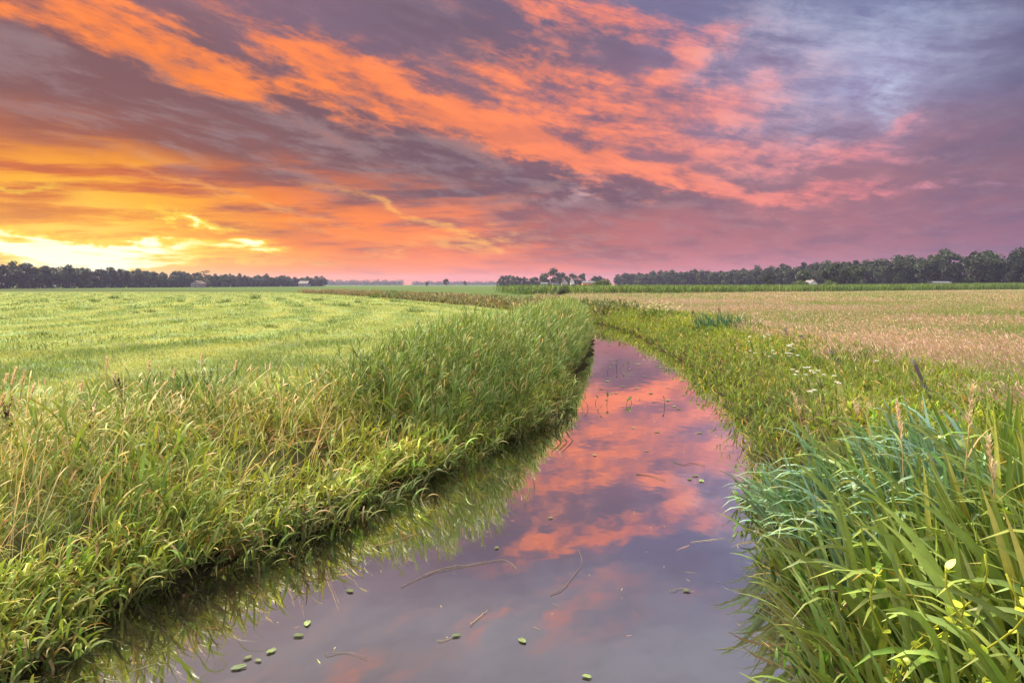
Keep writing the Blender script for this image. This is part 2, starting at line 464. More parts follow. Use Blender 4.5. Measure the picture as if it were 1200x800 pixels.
# ------------------------------------------------------------------ hay meadow (right)
def hay_grass():
    sp = Soup()
    for n, r0, r1, w, ps, segs in ((85000, 6, 34, 0.006, 0.75, 3), (85000, 30, 90, 0.014, 1.4, 2), (60000, 85, 330, 0.05, 3.6, 2)):
        x, y = wedge(int(n * 1.25), r0, r1, 2, 57, 1.0)
        D, W, S = ditch(x, y); e = D - W
        edge = 2.5 + 0.8 * wob(x, y, 0.5, 4) + 1.0 * sstep(14, 8, y)
        k = (D > 0) & (e > edge) & (y < 128 + 0.55 * np.maximum(x, 0)); x, y = x[k], y[k]; N = len(x)
        b = base_of(x, y)
        p = 1.15 * wob(x * 0.3, y * 0.8, 0.33, 8) + 0.6 * wob(x * 0.55, y, 1.0, 1) + rng.normal(0, 0.25, N) - 0.2
        f = np.clip(0.5 + 0.75 * p, 0, 1)[:, None]
        g = np.array((0.15, 0.21, 0.05)); t = np.array((0.36, 0.27, 0.17))
        Cs = vary(g * (1 - f) + t * f, N, 0.2, 0.08)
        L = U(0.28, 0.52, N) * (0.85 + 0.25 * f[:, 0])
        az = rng.normal(math.pi, 0.9, N)
        lean = np.abs(rng.normal(0.12, 0.15, N)); cu = U(0.2, 0.9, N)
        P = strips(sp, b, az, L, w * U(0.8, 1.3, N), lean, cu, Cs, segs, U(-1, 1, N), 'stem')
        # seed heads
        q = rng.random(N) < np.clip(0.05 + 0.8 * f[:, 0], 0, 0.85)
        M = q.sum()
        pk = np.array((0.50, 0.31, 0.28)); tn = np.array((0.53, 0.37, 0.27)); pu = np.array((0.37, 0.22, 0.24))
        u = rng.random((M, 1)); v = rng.random((M, 1)) * np.clip(0.5 + wob(x[q], y[q], 0.12, 13), 0, 1)[:, None]
        Cp = vary((pk * u + tn * (1 - u)) * (1 - v) + pu * v, M, 0.18, 0.06)
        strips(sp, P[q, -1], az[q], U(0.07, 0.14, M) * (1 if ps < 3 else 1.3), U(0.012, 0.026, M) * ps, lean[q] + cu[q], U(0.1, 0.6, M), Cp, 3 if ps < 2 else 2, U(-1, 1, M), 'plume')
        # basal leaves
        k2 = rng.random(N) < 0.5; M = k2.sum()
        strips(sp, b[k2], U(0, 6.28, M), U(0.2, 0.5, M), w * 1.6, U(0.1, 0.6, M), U(0.3, 1.4, M), vary((0.17, 0.22, 0.05), M, 0.2), segs, U(-1, 1, M))
    stuff(link('hay_grass', sp.mesh('hay_grass'), M_DRY))
hay_grass()

# ------------------------------------------------------------------ reeds: stems with arching leaves
def reed_patch(sp, x, y, hgt, C, dryC, wind, leaves=9, lw=0.028, ll=(0.22, 0.42), lean=(0.05, 0.35), curl=(0.1, 0.5), spread=0.9, segs=4, droop=(0.6, 2.0), plume=0.0, sink=0.05, t0=0.15):
    N = len(x)
    if N == 0: return
    b = base_of(x, y, sink)
    az = rng.normal(wind, spread, N) if np.ndim(wind) == 0 else wind + rng.normal(0, spread, N)
    C = np.broadcast_to(C, (N, 3))
    P = strips(sp, b, az, hgt, U(0.007, 0.012, N) * lw / 0.028, U(*lean, N), U(*curl, N), vary(C * np.array((1.1, 1.0, 0.9)), N, 0.15), 6, U(-1, 1, N), 'stem')
    t = np.sort(rng.uniform(t0, 1.0, (N, leaves)), 1)
    B = at(P, t).reshape(-1, 3); M = len(B)
    la = np.repeat(az, leaves) * 0 + (rng.normal(0, 1.15, M) + np.repeat(az, leaves))
    top = t.ravel()
    CL_ = vary(np.repeat(C, leaves, 0), M, 0.22, 0.08)
    old = (rng.random(M) < 0.03 + 0.16 * (1 - top))[:, None]
    CL_ = np.where(old, vary(dryC, M, 0.25, 0.08), CL_)
    strips(sp, B, la, U(*ll, M) * (1.1 - 0.35 * top), U(0.7, 1.25, M) * lw, U(0.25, 0.9, M) - 0.25 * top, U(*droop, M), CL_, segs, rng.normal(0, 0.5, M), 'leaf', tipC=CL_ * np.array((1.35, 1.1, 0.9)))
    if plume:
        q = rng.random(N) < plume; K = q.sum()
        strips(sp, P[q, -1], az[q], U(0.10, 0.18, K), U(0.012, 0.02, K) * lw / 0.024, U(0.1, 0.5, K), U(0.2, 0.8, K), vary((0.34, 0.28, 0.15), K, 0.2), 4, U(-1, 1, K), 'plume')

G_FRONT = np.array((0.29, 0.335, 0.055)); G_MID = np.array((0.12, 0.19, 0.045)); DRY = np.array((0.44, 0.31, 0.13))
def left_bank():
    sp = Soup()
    # low leaning canary grass in front, in patches of different growth
    x, y, e = along(4700, 1.5, 11.5, 0.0, 4.9, -1)
    k = (e < 4.9 - 0.32 * np.maximum(y - 3, 0) + 0.5 * wob(x, y, 0.8)) & (rng.random(len(x)) < 0.62 + 0.5 * wob(x, y, 1.5, 4)); x, y, e = x[k], y[k], e[k]
    N = len(x); f = np.clip(0.5 + 0.8 * wob(x, y, 0.9, 6), 0, 1)[:, None]
    dr = np.clip(-0.08 + 0.6 * wob(x, y, 0.75, 16) + 0.42 * sstep(-2.2, -5.0, x) - 0.6 * sstep(0.9, 0.0, e), 0, 0.7)[:, None]
    C = G_FRONT * (1 - f) + np.array((0.14, 0.20, 0.04)) * f
    C = C * (1 - dr) + np.array((0.40, 0.32, 0.11)) * dr
    C = C * (1 - 0.25 * sstep(5.5, 9, y)[:, None])
    hg = U(0.35, 1.0, N) * (0.75 + 0.3 * sstep(0, 1.5, e)) * (1 + 0.5 * wob(x, y, 1.1, 13))
    wind = np.where(e < 0.8, 0.0, 2.6)          # over the water at the edge, with the wind behind it
    kind = rng.random(N) + 0.25 * wob(x, y, 1.3, 20)
    for lo, hi, lw_, ll_, nl_ in ((-9, .55, .012, (0.12, 0.40), 14), (.55, .88, .017, (0.2, 0.52), 11), (.88, 9, .028, (0.25, 0.6), 7)):
        m_ = (kind >= lo) & (kind < hi); n_ = m_.sum()
        reed_patch(sp, x[m_], y[m_], hg[m_], C[m_], DRY, wind[m_], leaves=nl_, lw=lw_, ll=ll_, lean=(0.02, 0.75), curl=(0.1, 1.0), spread=1.1, segs=5, droop=(0.3, 2.2), plume=0.05)
    # lush fringe at the water's edge
    x, y, e = along(1900, 2.0, 16, -0.2, 0.45, -1, 0.34)
    k = wob(x, y, 2.2, 5) + rng.normal(0, .3, len(x)) > -0.45 - 0.9 * e; x, y, e = x[k], y[k], e[k]
    reed_patch(sp, x, y, U(0.25, 0.65, len(x)), vary(np.where(e[:, None] < 0.0, np.array((0.14, 0.17, 0.045)), np.array((0.25, 0.31, 0.06))), len(x), 0.2), DRY * 0.6, 0.1, leaves=8, lw=0.023, ll=(0.18, 0.42), lean=(0.1, 1.0), curl=(0.2, 1.1), spread=0.8, segs=5, droop=(0.6, 2.2), t0=0.15)  # leaves over the water coloured darker, as the bank's shaded underside
    # broad-leaved weeds among the grass
    x, y, e = along(260, 2.0, 13, 0.3, 4.2, -1)
    reed_patch(sp, x, y, U(0.3, 0.75, len(x)), vary((0.15, 0.21, 0.05), len(x), 0.25), DRY, 1.5, leaves=12, lw=0.042, ll=(0.06, 0.13), spread=2.0, segs=4, droop=(0.2, 1.2))
    stuff(link('bank_grass', sp.mesh('bank_grass'), M_REED))
    # tall reeds further along
    sp = Soup()
    x, y, e = along(4700, 8.6, 44, 0.0, 1.85, -1)
    k = rng.random(len(x)) < sstep(8.3, 10.5, y + 0.5 * wob(x, y, 1.1)); x, y, e = x[k], y[k], e[k]
    f = np.clip(0.5 + 0.5 * wob(x, y, 0.5, 2), 0, 1)[:, None]
    C = G_MID * (1 - f) + np.array((0.16, 0.225, 0.055)) * f
    hg = U(1.25, 1.75, len(x)) * (0.9 + 0.12 * wob(x, y, 0.8, 3)) * (1 - 0.2 * sstep(1.2, 1.85, e)) * (1 - 0.45 * sstep(0.6, 0.0, e)) * (1 - 0.2 * sstep(24, 44, y)) * (0.72 + 0.28 * sstep(8.5, 11.5, y))
    reed_patch(sp, x, y, hg, C, DRY, 0.6, leaves=13, lw=0.018, ll=(0.2, 0.46), lean=(0.0, 0.16), curl=(0.05, 0.4), spread=1.2, segs=4, droop=(0.3, 1.6), plume=0.12)
    # shoulder between reeds and meadow
    x, y, e = along(2600, 7.5, 48, 1.5, 3.2, -1)
    reed_patch(sp, x, y, U(0.35, 0.8, len(x)), vary((0.17, 0.23, 0.06), len(x), 0.2), DRY, 2.6, leaves=6, lw=0.026, ll=(0.2, 0.4), spread=1.2, segs=3, plume=0.25)
    # the ditch runs on to the left: reeds on both sides, coarser with distance
    for side in (-1, 1):
        x, y, e = along(3000, 44, 165, 0.0, 2.2 if side < 0 else 3.0, side)
        f = np.clip(0.5 + 0.7 * wob(x, y, 0.12, 12), 0, 1)[:, None]
        C = np.array((0.085, 0.125, 0.035)) * f + np.array((0.20, 0.145, 0.08)) * (1 - f)
        reed_patch(sp, x, y, U(0.45, 1.0, len(x)), C, DRY, 2.8, leaves=7, lw=0.07, ll=(0.3, 0.6), spread=1.4, segs=2, plume=0.15)
    stuff(link('ditch_reeds', sp.mesh('ditch_reeds'), M_REED))
    # dry straw: bleached stems and seed heads between the green
    sp = Soup()
    x, y, e = along(3200, 1.5, 13, 0.3, 4.6, -1)
    k = (e < 4.8 - 0.3 * np.maximum(y - 3, 0)); x, y, e = x[k], y[k], e[k]; N = len(x)
    k = rng.random(N) < np.clip((0.12 + 0.35 * wob(x, y, 0.6, 8)) * sstep(0.0, 1.2, e) + 0.7 * sstep(-2.5, -5.5, x) + 0.25 * sstep(2.0, 3.2, e), 0.03, 1); x, y = x[k], y[k]; N = len(x)
    b = base_of(x, y); az = rng.normal(0.6, 1.0, N); ln = U(0.1, 0.8, N); cu = U(0.1, 0.6, N)
    Cs = vary((0.58, 0.45, 0.22), N, 0.2, 0.06)
    P = strips(sp, b, az, U(0.7, 1.2, N), U(0.007, 0.013, N), ln, cu, Cs, 5, U(-1, 1, N), 'stem')
    q = rng.random(N) < 0.5; K = q.sum()
    strips(sp, P[q, -1], az[q], U(0.08, 0.15, K), U(0.010, 0.017, K), ln[q] + cu[q], U(0.2, 0.6, K), vary((0.62, 0.47, 0.28), K, 0.2), 4, U(-1, 1, K), 'plume')
    # flattened thatch
    x, y, e = along(2600, 2.0, 10, 0.1, 4.2, -1); N = len(x)
    k = wob(x, y, 0.9, 10) > 0.1; x, y = x[k], y[k]; N = len(x)
    b = base_of(x, y, -0.08); strips(sp, b, U(0, 6.28, N), U(0.3, 0.8, N), U(0.008, 0.02, N), U(0.9, 1.4, N), U(0.0, 0.5, N), vary((0.42, 0.28, 0.11), N, 0.25), 3, U(-1, 1, N))
    stuff(link('dry_grass', sp.mesh('dry_grass'), M_DRY))
left_bank()

def right_bank():
    sp = Soup()
    # fine low herbs and grasses on the slope
    x, y, e = along(8200, 6.5, 58, -0.15, 4.4, 1)
    k = ~((y < 9.0) & (e < 1.6)); x, y, e = x[k], y[k], e[k]; N = len(x)
    f = np.clip(0.5 + 0.6 * wob(x, y, 0.6, 1), 0, 1)[:, None]
    C = np.array((0.20, 0.25, 0.04)) * (1 - f) + np.array((0.11, 0.17, 0.035)) * f
    s = np.maximum(1, y / 22)
    for j in range(3):
        m = (y > (0, 16, 30)[j]) & (y <= (16, 30, 99)[j]); n = m.sum(); ss = (1.0, 1.3, 2.0)[j]
        reed_patch(sp, x[m], y[m], U(0.22, 0.6, n) * (1.0 + 0.3 * sstep(0.3, 0, e[m])), C[m], DRY, math.pi, leaves=(9, 8, 7)[j], lw=0.02 * ss, ll=(0.12, 0.3), lean=(0.05, 0.5), curl=(0.1, 0.7), spread=1.3, segs=3, plume=0.10, droop=(0.3, 1.6))
    # low growth at the feet of the flag bed
    x, y, e = along(1500, 1.8, 9, -0.15, 2.6, 1); n = len(x)
    reed_patch(sp, x, y, U(0.15, 0.5, n), vary((0.09, 0.15, 0.03), n, 0.25), DRY * 0.6, math.pi, leaves=7, lw=0.024, ll=(0.12, 0.34), lean=(0.1, 0.9), curl=(0.1, 0.9), spread=1.2, segs=4, droop=(0.3, 1.8))
    # leafy herbs close to the flag bed
    x, y, e = along(1500, 4.5, 11, 1.2, 6.5, 1); n = len(x)
    reed_patch(sp, x, y, U(0.2, 0.5, n), vary((0.23, 0.30, 0.04), n, 0.2), DRY, math.pi, leaves=12, lw=0.034, ll=(0.07, 0.16), spread=2.0, segs=3, droop=(0.3, 1.2))
    stuff(link('slope_grass', sp.mesh('slope_grass'), M_GRASS))
right_bank()

# ------------------------------------------------------------------ tall crop strip across the right
def crop():
    sp = Soup()
    n = 34000
    u = rng.random(n) * 1.5; t = rng.random(n) ** 1.5
    ax = 2 + u * 265; ay = 134 + u * 178
    x = ax - 0.2 * t * 30 + rng.normal(0, 1.0, n); y = ay + t * 40 + 1.8 * wob(ax, ay, 0.3)
    N = n; f = np.clip(0.5 + 0.5 * wob(x, y, 0.1, 4), 0, 1)[:, None]
    C = vary(np.array((0.075, 0.125, 0.03)) * f + np.array((0.11, 0.16, 0.042)) * (1 - f), N, 0.25, 0.06)
    hgt = U(1.5, 2.3, N) + 1.0 * sstep(60, 260, x)
    b = np.c_[x, y, ground_z(x, y)]
    strips(sp, b, U(0, 6.28, N), hgt, U(0.12, 0.24, N), U(0.0, 0.25, N), U(0.1, 1.0, N), C, 3, U(-1, 1, N))
    strips(sp, b + np.c_[np.zeros(N), np.zeros(N), hgt * U(0.2, 0.7, N)], U(0, 6.28, N), U(0.5, 1.0, N), U(0.12, 0.24, N), U(0.3, 0.9, N), U(0.5, 1.6, N), vary(C, N, 0.2), 2, U(-1, 1, N))
    stuff(link('tall_crop_foliage', sp.mesh('tall_crop_foliage'), M_GRASS))
crop()

# ------------------------------------------------------------------ sword-leaved clumps, right foreground
def sword_mesh(name, n, C, spread, Lr, leanr, curlr, wr, rad):
    sp = Soup()
    a = U(0, 6.28, n); r = rad * np.sqrt(rng.random(n))
    b = np.c_[r * np.cos(a), r * np.sin(a), U(-0.12, 0.0, n)]
    az = rng.normal(math.pi, spread, n)
    cc = vary(C, n, 0.2, 0.08)
    yel = rng.random((n, 1)) < 0.035
    cc = np.where(yel, vary((0.30, 0.27, 0.06), n, 0.15), cc)
    tip = np.where(rng.random((n, 1)) < 0.12, np.array((0.34, 0.22, 0.07)), cc * np.array((1.25, 1.1, 0.9)))
    strips(sp, b, az, U(*Lr, n), U(*wr, n), U(*leanr, n), U(*curlr, n) * (rng.random(n) < 0.75) + 0.1, cc, 9, rng.normal(0, 0.55, n), 'sword', tipC=tip, fold=0.22, pw=2.4, tip_from=0.85)
    # a few dead brown leaves at the foot
    m = max(2, n // 7)
    a = U(0, 6.28, m)
    strips(sp, np.c_[0.1 * np.cos(a), 0.1 * np.sin(a), np.full(m, -0.05)], a, U(0.4, 0.8, m), U(0.02, 0.03, m), U(0.7, 1.2, m), U(0.2, 0.9, m), vary((0.20, 0.13, 0.06), m, 0.2), 5, U(-0.6, 0.6, m), 'sword')
    return sp.mesh(name)
SW_GREEN = [sword_mesh('sword_clump', 20, (0.20, 0.28, 0.055), 0.65, (0.75, 1.4), (0.0, 0.45), (0.5, 2.1), (0.036, 0.062), 0.22) for _ in range(6)]
SW_SKY_SHEEN = [sword_mesh('sky_sheen_clump', 25, (0.18, 0.31, 0.19), 0.55, (0.8, 1.25), (0.1, 0.5), (0.6, 2.0), (0.028, 0.046), 0.24) for _ in range(3)]  # blue-green reflection of the sky is put into the leaf colour
SW_EDGE = [sword_mesh('leaning_clump', 15, (0.17, 0.24, 0.06), 0.7, (0.55, 1.05), (0.25, 0.8), (0.3, 1.3), (0.026, 0.042), 0.18) for _ in range(3)]
SW_YOUNG = [sword_mesh('young_clump', 13, (0.22, 0.31, 0.05), 1.2, (0.7, 1.1), (0.0, 0.3), (0.05, 0.6), (0.034, 0.055), 0.2) for _ in range(3)]
def sword_bed():
    spots = []
    tries = 0
    while len(spots) < 112 and tries < 14000:
        tries += 1
        y = rng.uniform(2.1, 8.0); e = rng.uniform(0.02, 2.6)
        s = np.interp(y, CP[:, 1], CS)
        cx, cy, w = np.interp(s, CS, CP[:, 0]), np.interp(s, CS, CP[:, 1]), np.interp(s, CS, CW)
        nx, ny = np.interp(s, CS, N_[:, 0]), np.interp(s, CS, N_[:, 1])
        X_, Y_ = cx + nx * (w + e), cy + ny * (w + e)
        if e > 2.6 - 0.12 * (Y_ - 3): continue
        if Y_ < 1.9 or X_ / max(Y_, .1) > 1.0: continue
        if all((X_ - a) ** 2 + (Y_ - b) ** 2 > 0.27 ** 2 for a, b, _ in spots): spots.append((X_, Y_, e))
    for X_, Y_, e in spots:
        z = float(ground_z(X_, Y_)[0])
        if e < 0.42 and Y_ < 6.0:
            me, nm, lb, gp = random.choice(SW_EDGE), 'leaning_sword_clump', 'sword-leaved clump on the right bank edge leaning low over the ditch water', 'sword-leaved clumps leaning over the water'
        elif Y_ > 5.0 and e < 1.5:
            if rng.random() < 0.2: me, nm, lb, gp = random.choice(SW_GREEN), 'sword_leaf_clump', 'dense green sword-leaved clump in the middle of the tall bed on the right bank', 'green sword-leaved clumps'
            else: me, nm, lb, gp = random.choice(SW_SKY_SHEEN), 'sky_sheen_sword_clump', 'sword-leaved clump with blue-green sky sheen coloured into its leaves and wind-swept tips at the far end of the tall bed', 'sword-leaved clumps coloured with blue-green sky sheen'
        elif e > 1.9:
            me, nm, lb, gp = random.choice(SW_YOUNG), 'upright_sword_clump', 'bright green upright sword-leaved clump on the meadow side of the tall bed', 'upright bright sword-leaved clumps'
        else:
            me, nm, lb, gp = random.choice(SW_GREEN), 'sword_leaf_clump', 'dense green sword-leaved clump in the middle of the tall bed on the right bank', 'green sword-leaved clumps'
        o = link(nm, me, M_SWORD, None, (X_, Y_, max(z, -0.05)))
        o.rotation_euler = (0, 0, rng.normal(0, 0.35)); s = rng.uniform(0.88, 1.12) * (0.82 if Y_ > 6.6 else 1.0); o.scale = (s, s, s * rng.uniform(0.92, 1.08))
        tag(o, lb, 'water plant', gp)
sword_bed()

# sword-leaved iris farther along the right bank
c = px(845, 394, 0.5)
sp = Soup(); n = 150
a = U(0, 6.28, n); r = np.sqrt(rng.random(n))
strips(sp, np.c_[1.0 * r * np.cos(a), 0.5 * r * np.sin(a), np.full(n, -0.1)], rng.normal(math.pi, 1.2, n), U(0.75, 1.25, n), U(0.035, 0.06, n), U(0.0, 0.4, n), U(0.2, 1.2, n), vary((0.06, 0.16, 0.075), n, 0.25), 6, rng.normal(0, 0.5, n), 'sword', fold=0.2, pw=2.2, tipC=(0.25, 0.24, 0.10), tip_from=0.8)
tag(link('iris_clump', sp.mesh('iris_clump'), M_SWORD, None, (c[0], c[1], float(ground_z(c[0], c[1])[0]))), 'wide dark blue-green iris clump standing alone on the right bank', 'water plant')

# ------------------------------------------------------------------ rush tufts on the mown meadow
def tuft_mesh(C, n=90, h=(0.25, 0.5)):
    sp = Soup(); a = U(0, 6.28, n); r = 0.22 * np.sqrt(rng.random(n))
    strips(sp, np.c_[r * np.cos(a), r * np.sin(a), np.full(n, -0.02)], a + rng.normal(0, 0.6, n), U(*h, n), U(0.012, 0.022, n), U(0.05, 0.8, n), U(0.1, 0.9, n), vary(C, n, 0.25, 0.08), 4, U(-0.6, 0.6, n))
    return sp.mesh('rush_tuft')
TM = [tuft_mesh((0.085, 0.13, 0.03)), tuft_mesh((0.10, 0.16, 0.045)), tuft_mesh((0.075, 0.12, 0.035))]
tufts = [(45, 392, 1.6), (207, 378, 1.0), (160, 367, .8), (176, 366, 1.0), (212, 354, 1), (265, 354, 1.0), (318, 384, 1.3), (280, 363, .8), (3, 374, 1.2), (30, 354, .8), (48, 353, 1.2),
         (75, 353, .7), (112, 354, 1), (350, 359, 1.3), (372, 352, .9), (258, 355, .8), (404, 359, 1.1), (463, 354, 1.2), (486, 366, 1.5), (360, 376, 1.2), (420, 355, 0.8), (150, 352, .7), (198, 350, 1.2), (134, 350, .9),
         (95, 375, .7), (330, 351, 1.2), (300, 350, 1.1), (440, 349, 1.3), (535, 356, 1.3), (390, 377, 1.0)]
for i, (tx, ty, s) in enumerate(tufts):
    p = px(tx, ty, 0.55); p[2] = ground_z(p[0], p[1])[0]
    s = s * max(0.8, p[1] / 38)
    o = link('rush_tuft', TM[i % 3], M_GRASS, None, p); o.rotation_euler = (0, 0, rng.uniform(0, 6)); o.scale = (s * rng.uniform(.7, 1.6), s * rng.uniform(.7, 1.2), s * rng.uniform(.35, .75))
    tag(o, 'dark rush tuft left standing on the mown meadow' if i else 'broadest dark rush tuft on the mown meadow beyond the near bank', 'grass tuft', 'rush tufts on the mown meadow' if i else None)
p = px(234, 468, 0.55); p[2] = ground_z(p[0], p[1])[0]
o = link('grass_tussock', tuft_mesh((0.06, 0.12, 0.03), 170, (0.4, 0.7)), M_GRASS, None, p); o.scale = (1.7, 1.4, 1)
tag(o, 'deep green grass tussock rising just behind the pale bank grasses', 'grass tuft')

# ------------------------------------------------------------------ fence posts
def post(x0, y0, x1, y1, Y, r, label, group=None):
    b, t = px_at(x0, y0, Y), px_at(x1, y1, Y + 0.12)
    d = t - b; b = b - d / np.linalg.norm(d) * 0.5
    L = np.linalg.norm(t - b)
    sp = Soup(); k = 9; tt = np.linspace(0, 1, k)
    pts = tt[:, None] * (t - b)[None] + rng.normal(0, 0.004, (k, 3))
    tube(sp, pts, r * (1.05 - 0.2 * tt) * (1 + rng.normal(0, 0.03, k)), 9, (0.10, 0.085, 0.07))
    o = link('fence_post', sp.mesh('fence_post'), M_WOOD, None, b)
    tag(o, label, 'fence post', group)
    # a rusty staple and a snapped wire end
    s2 = Soup(); w = (t - b) * 0.9 + np.array((0, -r, 0))
    tube(s2, [w + np.array(v) * r for v in ((-0.8, 0.1, 0), (0, -0.25, 0.1), (0.8, 0.1, 0), (2.2, 0.3, -1.0), (3.4, 0.6, -2.8))], 0.004, 5, (0.12, 0.06, 0.035))
    link('wire', s2.mesh('wire'), M_WOOD, o)
    s3 = Soup(); tube(s3, [(t - b), (t - b) * 1.006], [r * 0.86, r * 0.8], 9, (0.22, 0.19, 0.16)); link('end_grain', s3.mesh('end_grain'), M_WOOD, o)
post(1084, 452, 1069, 421, 10.9, 0.034, 'weathered grey fence post leaning at the hay meadow edge, the nearest and longest')
post(985, 428, 973, 411, 15.6, 0.045, 'short leaning fence post sunk in bank herbs between the long post and the white flowers')
post(946, 408, 938, 393, 20.0, 0.05, 'stubby dark fence post beside the tallest white flower heads')
post(926, 399, 919, 384, 22.6, 0.05, 'dark fence post at the far end of the leaning row')
post(653, 351, 653, 341, 118.0, 0.10, 'thin upright post below the dark bush on the far reed line', None)
post(640, 350, 640, 343, 121.0, 0.10, 'thin upright post shorter than its neighbour on the far reed line', None)

# ------------------------------------------------------------------ white umbel flowers
def umbel(label, X_, Y_, zt, n_heads, group, s=1.0, C=(0.62, 0.60, 0.54)):
    z0 = float(ground_z(X_, Y_)[0]); h = zt - z0
    root = empty('umbel_flower', (X_, Y_, z0), label, 'wild flower', group)
    sp = Soup(); top = np.array((rng.normal(-0.08, 0.06), rng.normal(0, 0.05), h))
    st = np.array([(0, 0, -0.03), top * (0.3, 0.3, 0.35), top * (0.7, 0.7, 0.7), top]); tube(sp, st, [0.008, 0.007, 0.006, 0.005], 5, (0.16, 0.2, 0.06))
    heads = []
    n_heads = int(n_heads * 1.3) if n_heads > 1 else 1
    for k in range(n_heads):
        a = rng.uniform(0, 6.28); rr = rng.uniform(0.05, 0.2) * s if k else 0
        q = top + np.array((rr * math.cos(a), rr * math.sin(a), rng.uniform(-0.22, 0.03) * s if k else 0))
        tube(sp, [st[2] * 0.95, (st[2] + q) / 2 + (0, 0, -0.02), q], 0.004, 4, (0.16, 0.2, 0.06)); heads.append(q)
    for q in heads: strips(sp, np.repeat(q[None] - (0, 0, 0.03), 14, 0), np.linspace(0, 6.28, 14), 0.055 * s, 0.003, 0.9, 0.3, (0.2, 0.24, 0.1), 2)
    link('stem', sp.mesh('stem'), M_GRASS, root)
    for q in heads:
        s2 = Soup(); m = 110; a = U(0, 6.28, m); r = 0.052 * s * np.sqrt(rng.random(m))
        b = np.c_[q[0] + r * np.cos(a), q[1] + r * np.sin(a), q[2] + 0.02 - r * r * 4 + U(0, 0.012, m)]
        strips(s2, b - np.c_[np.full(m, 0.008), np.zeros(m), np.zeros(m)], U(0, 6.28, m), U(0.008, 0.02, m) * s, U(0.006, 0.012, m), U(0.3, 1.5, m), 0.1, vary(C, m, 0.08, 0.03), 2)
        link('flower_head', s2.mesh('flower_head'), M_PETAL, root)
    s3 = Soup(); m = 14; tt = rng.uniform(0.1, 0.7, m)
    strips(s3, at(st[None], tt[None])[0], U(0, 6.28, m), U(0.08, 0.18, m), U(0.02, 0.04, m), U(0.5, 1.1, m), U(0.2, 1.0, m), vary((0.13, 0.2, 0.04), m, 0.2), 3)
    link('foliage', s3.mesh('foliage'), M_GRASS, root)
GU = 'white umbel flowers along the fence line'
for i, (ux, uy, n, lb, gp) in enumerate([
        (933, 404, 7, 'largest white umbel plant with stacked heads beside the leaning posts', None),
        (939, 416, 4, 'white umbel flower right below the largest umbel plant', None),
        (893, 374, 6, 'tall pale umbel plant on the bank top beyond the row of posts', None),
        (903, 392, 4, None, GU), (886, 395, 3, None, GU), (972, 436, 4, None, GU), (985, 443, 3, None, GU), (931, 434, 3, None, GU), (912, 412, 3, None, GU), (882, 412, 2, None, GU),
        (1034, 424, 1, 'single white flower head out in the pink hay, clear of the bank', None),
        (952, 432, 3, None, GU), (965, 462, 2, None, GU)]):
    q = px(ux, uy, 1.25)
    umbel(lb or 'small white umbel flower in the green bank herbs near the leaning posts', q[0], q[1], 1.25, n, gp, 0.45 + q[1] / 75)

# cream flowering herb near the bend, docks, plume grasses
q = px(775, 372, 0.75); z0 = float(ground_z(q[0], q[1])[0])
root = empty('flowering_herb', (q[0], q[1], z0), 'bushy dark herb with cream blossoms beside the ditch bend', 'wild flower')
sp = Soup(); n = 420; a = U(0, 6.28, n); r = np.sqrt(rng.random(n)); b = np.c_[1.3 * r * np.cos(a), 0.7 * r * np.sin(a), U(0, 0.75, n) * (1.1 - 0.6 * r)]
strips(sp, b, a, U(0.15, 0.35, n), U(0.04, 0.09, n), U(0.2, 1.2, n), U(0.2, 1.2, n), vary((0.06, 0.10, 0.025), n, 0.25), 2); link('foliage', sp.mesh('foliage'), M_GRASS, root)
sp = Soup(); n = 46; a = U(0, 6.28, n); r = np.sqrt(rng.random(n))
for k in range(n):
    b0 = np.array((1.3 * r[k] * math.cos(a[k]), 0.7 * r[k] * math.sin(a[k]), rng.uniform(0.55, 1.05)))
    strips(sp, np.repeat(b0[None], 6, 0), np.linspace(0, 5.2, 6), 0.09, 0.07, 0.9, 0.4, (0.68, 0.64, 0.36), 2, kind='plume')
link('blossom', sp.mesh('blossom'), M_PETAL, root)

def spike_plant(name, label, cat, X_, Y_, zt, Cst, Csp, group=None, branch=5):
    z0 = float(ground_z(X_, Y_)[0]); h = zt - z0
    root = empty(name, (X_, Y_, z0), label, cat, group)
    sp = Soup(); top = np.array((rng.normal(0, 0.06), 0.03, h)); pts = np.array([(0, 0, -0.03), top * (.4, .4, .4), top * (.75, .75, .72), top])
    tube(sp, pts, [0.01, 0.009, 0.007, 0.004], 6, Cst); link('stem', sp.mesh('stem'), M_DRY, root)
    s2 = Soup(); m = 150; tt = rng.uniform(0.5, 1, m); b = at(pts[None], tt[None])[0]
    strips(s2, b, U(0, 6.28, m), U(0.02, 0.06, m) * (1.6 - tt), U(0.012, 0.022, m), U(0.3, 1.3, m), 0.3, vary(Csp, m, 0.25), 2, U(-1, 1, m), 'plume')
    for k in range(branch):
        t0 = rng.uniform(0.45, 0.75); b0 = at(pts[None], np.array([[t0]]))[0]
        P = strips(s2, b0, U(0, 6.28, 1), 0.25, 0.01, 0.4, -0.2, Cst, 4, kind='stem')
        mm = 40; bb = at(P, rng.uniform(0.2, 1, (1, mm)))[0]
        strips(s2, bb, U(0, 6.28, mm), U(0.015, 0.03, mm), 0.014, U(0.3, 1.3, mm), 0.3, vary(Csp, mm, 0.25), 2, U(-1, 1, mm), 'plume')
    link('seed_head', s2.mesh('seed_head'), M_DRY, root)
    s3 = Soup(); m = 7
    strips(s3, np.repeat(pts[:1], m, 0) + (0, 0, 0.05), U(0, 6.28, m), U(0.2, 0.35, m), U(0.05, 0.09, m), U(0.3, 0.9, m), U(0.4, 1.2, m), vary((0.15, 0.17, 0.05), m, 0.2), 5, fold=0.2)
    link('foliage', s3.mesh('foliage'), M_GRASS, root)
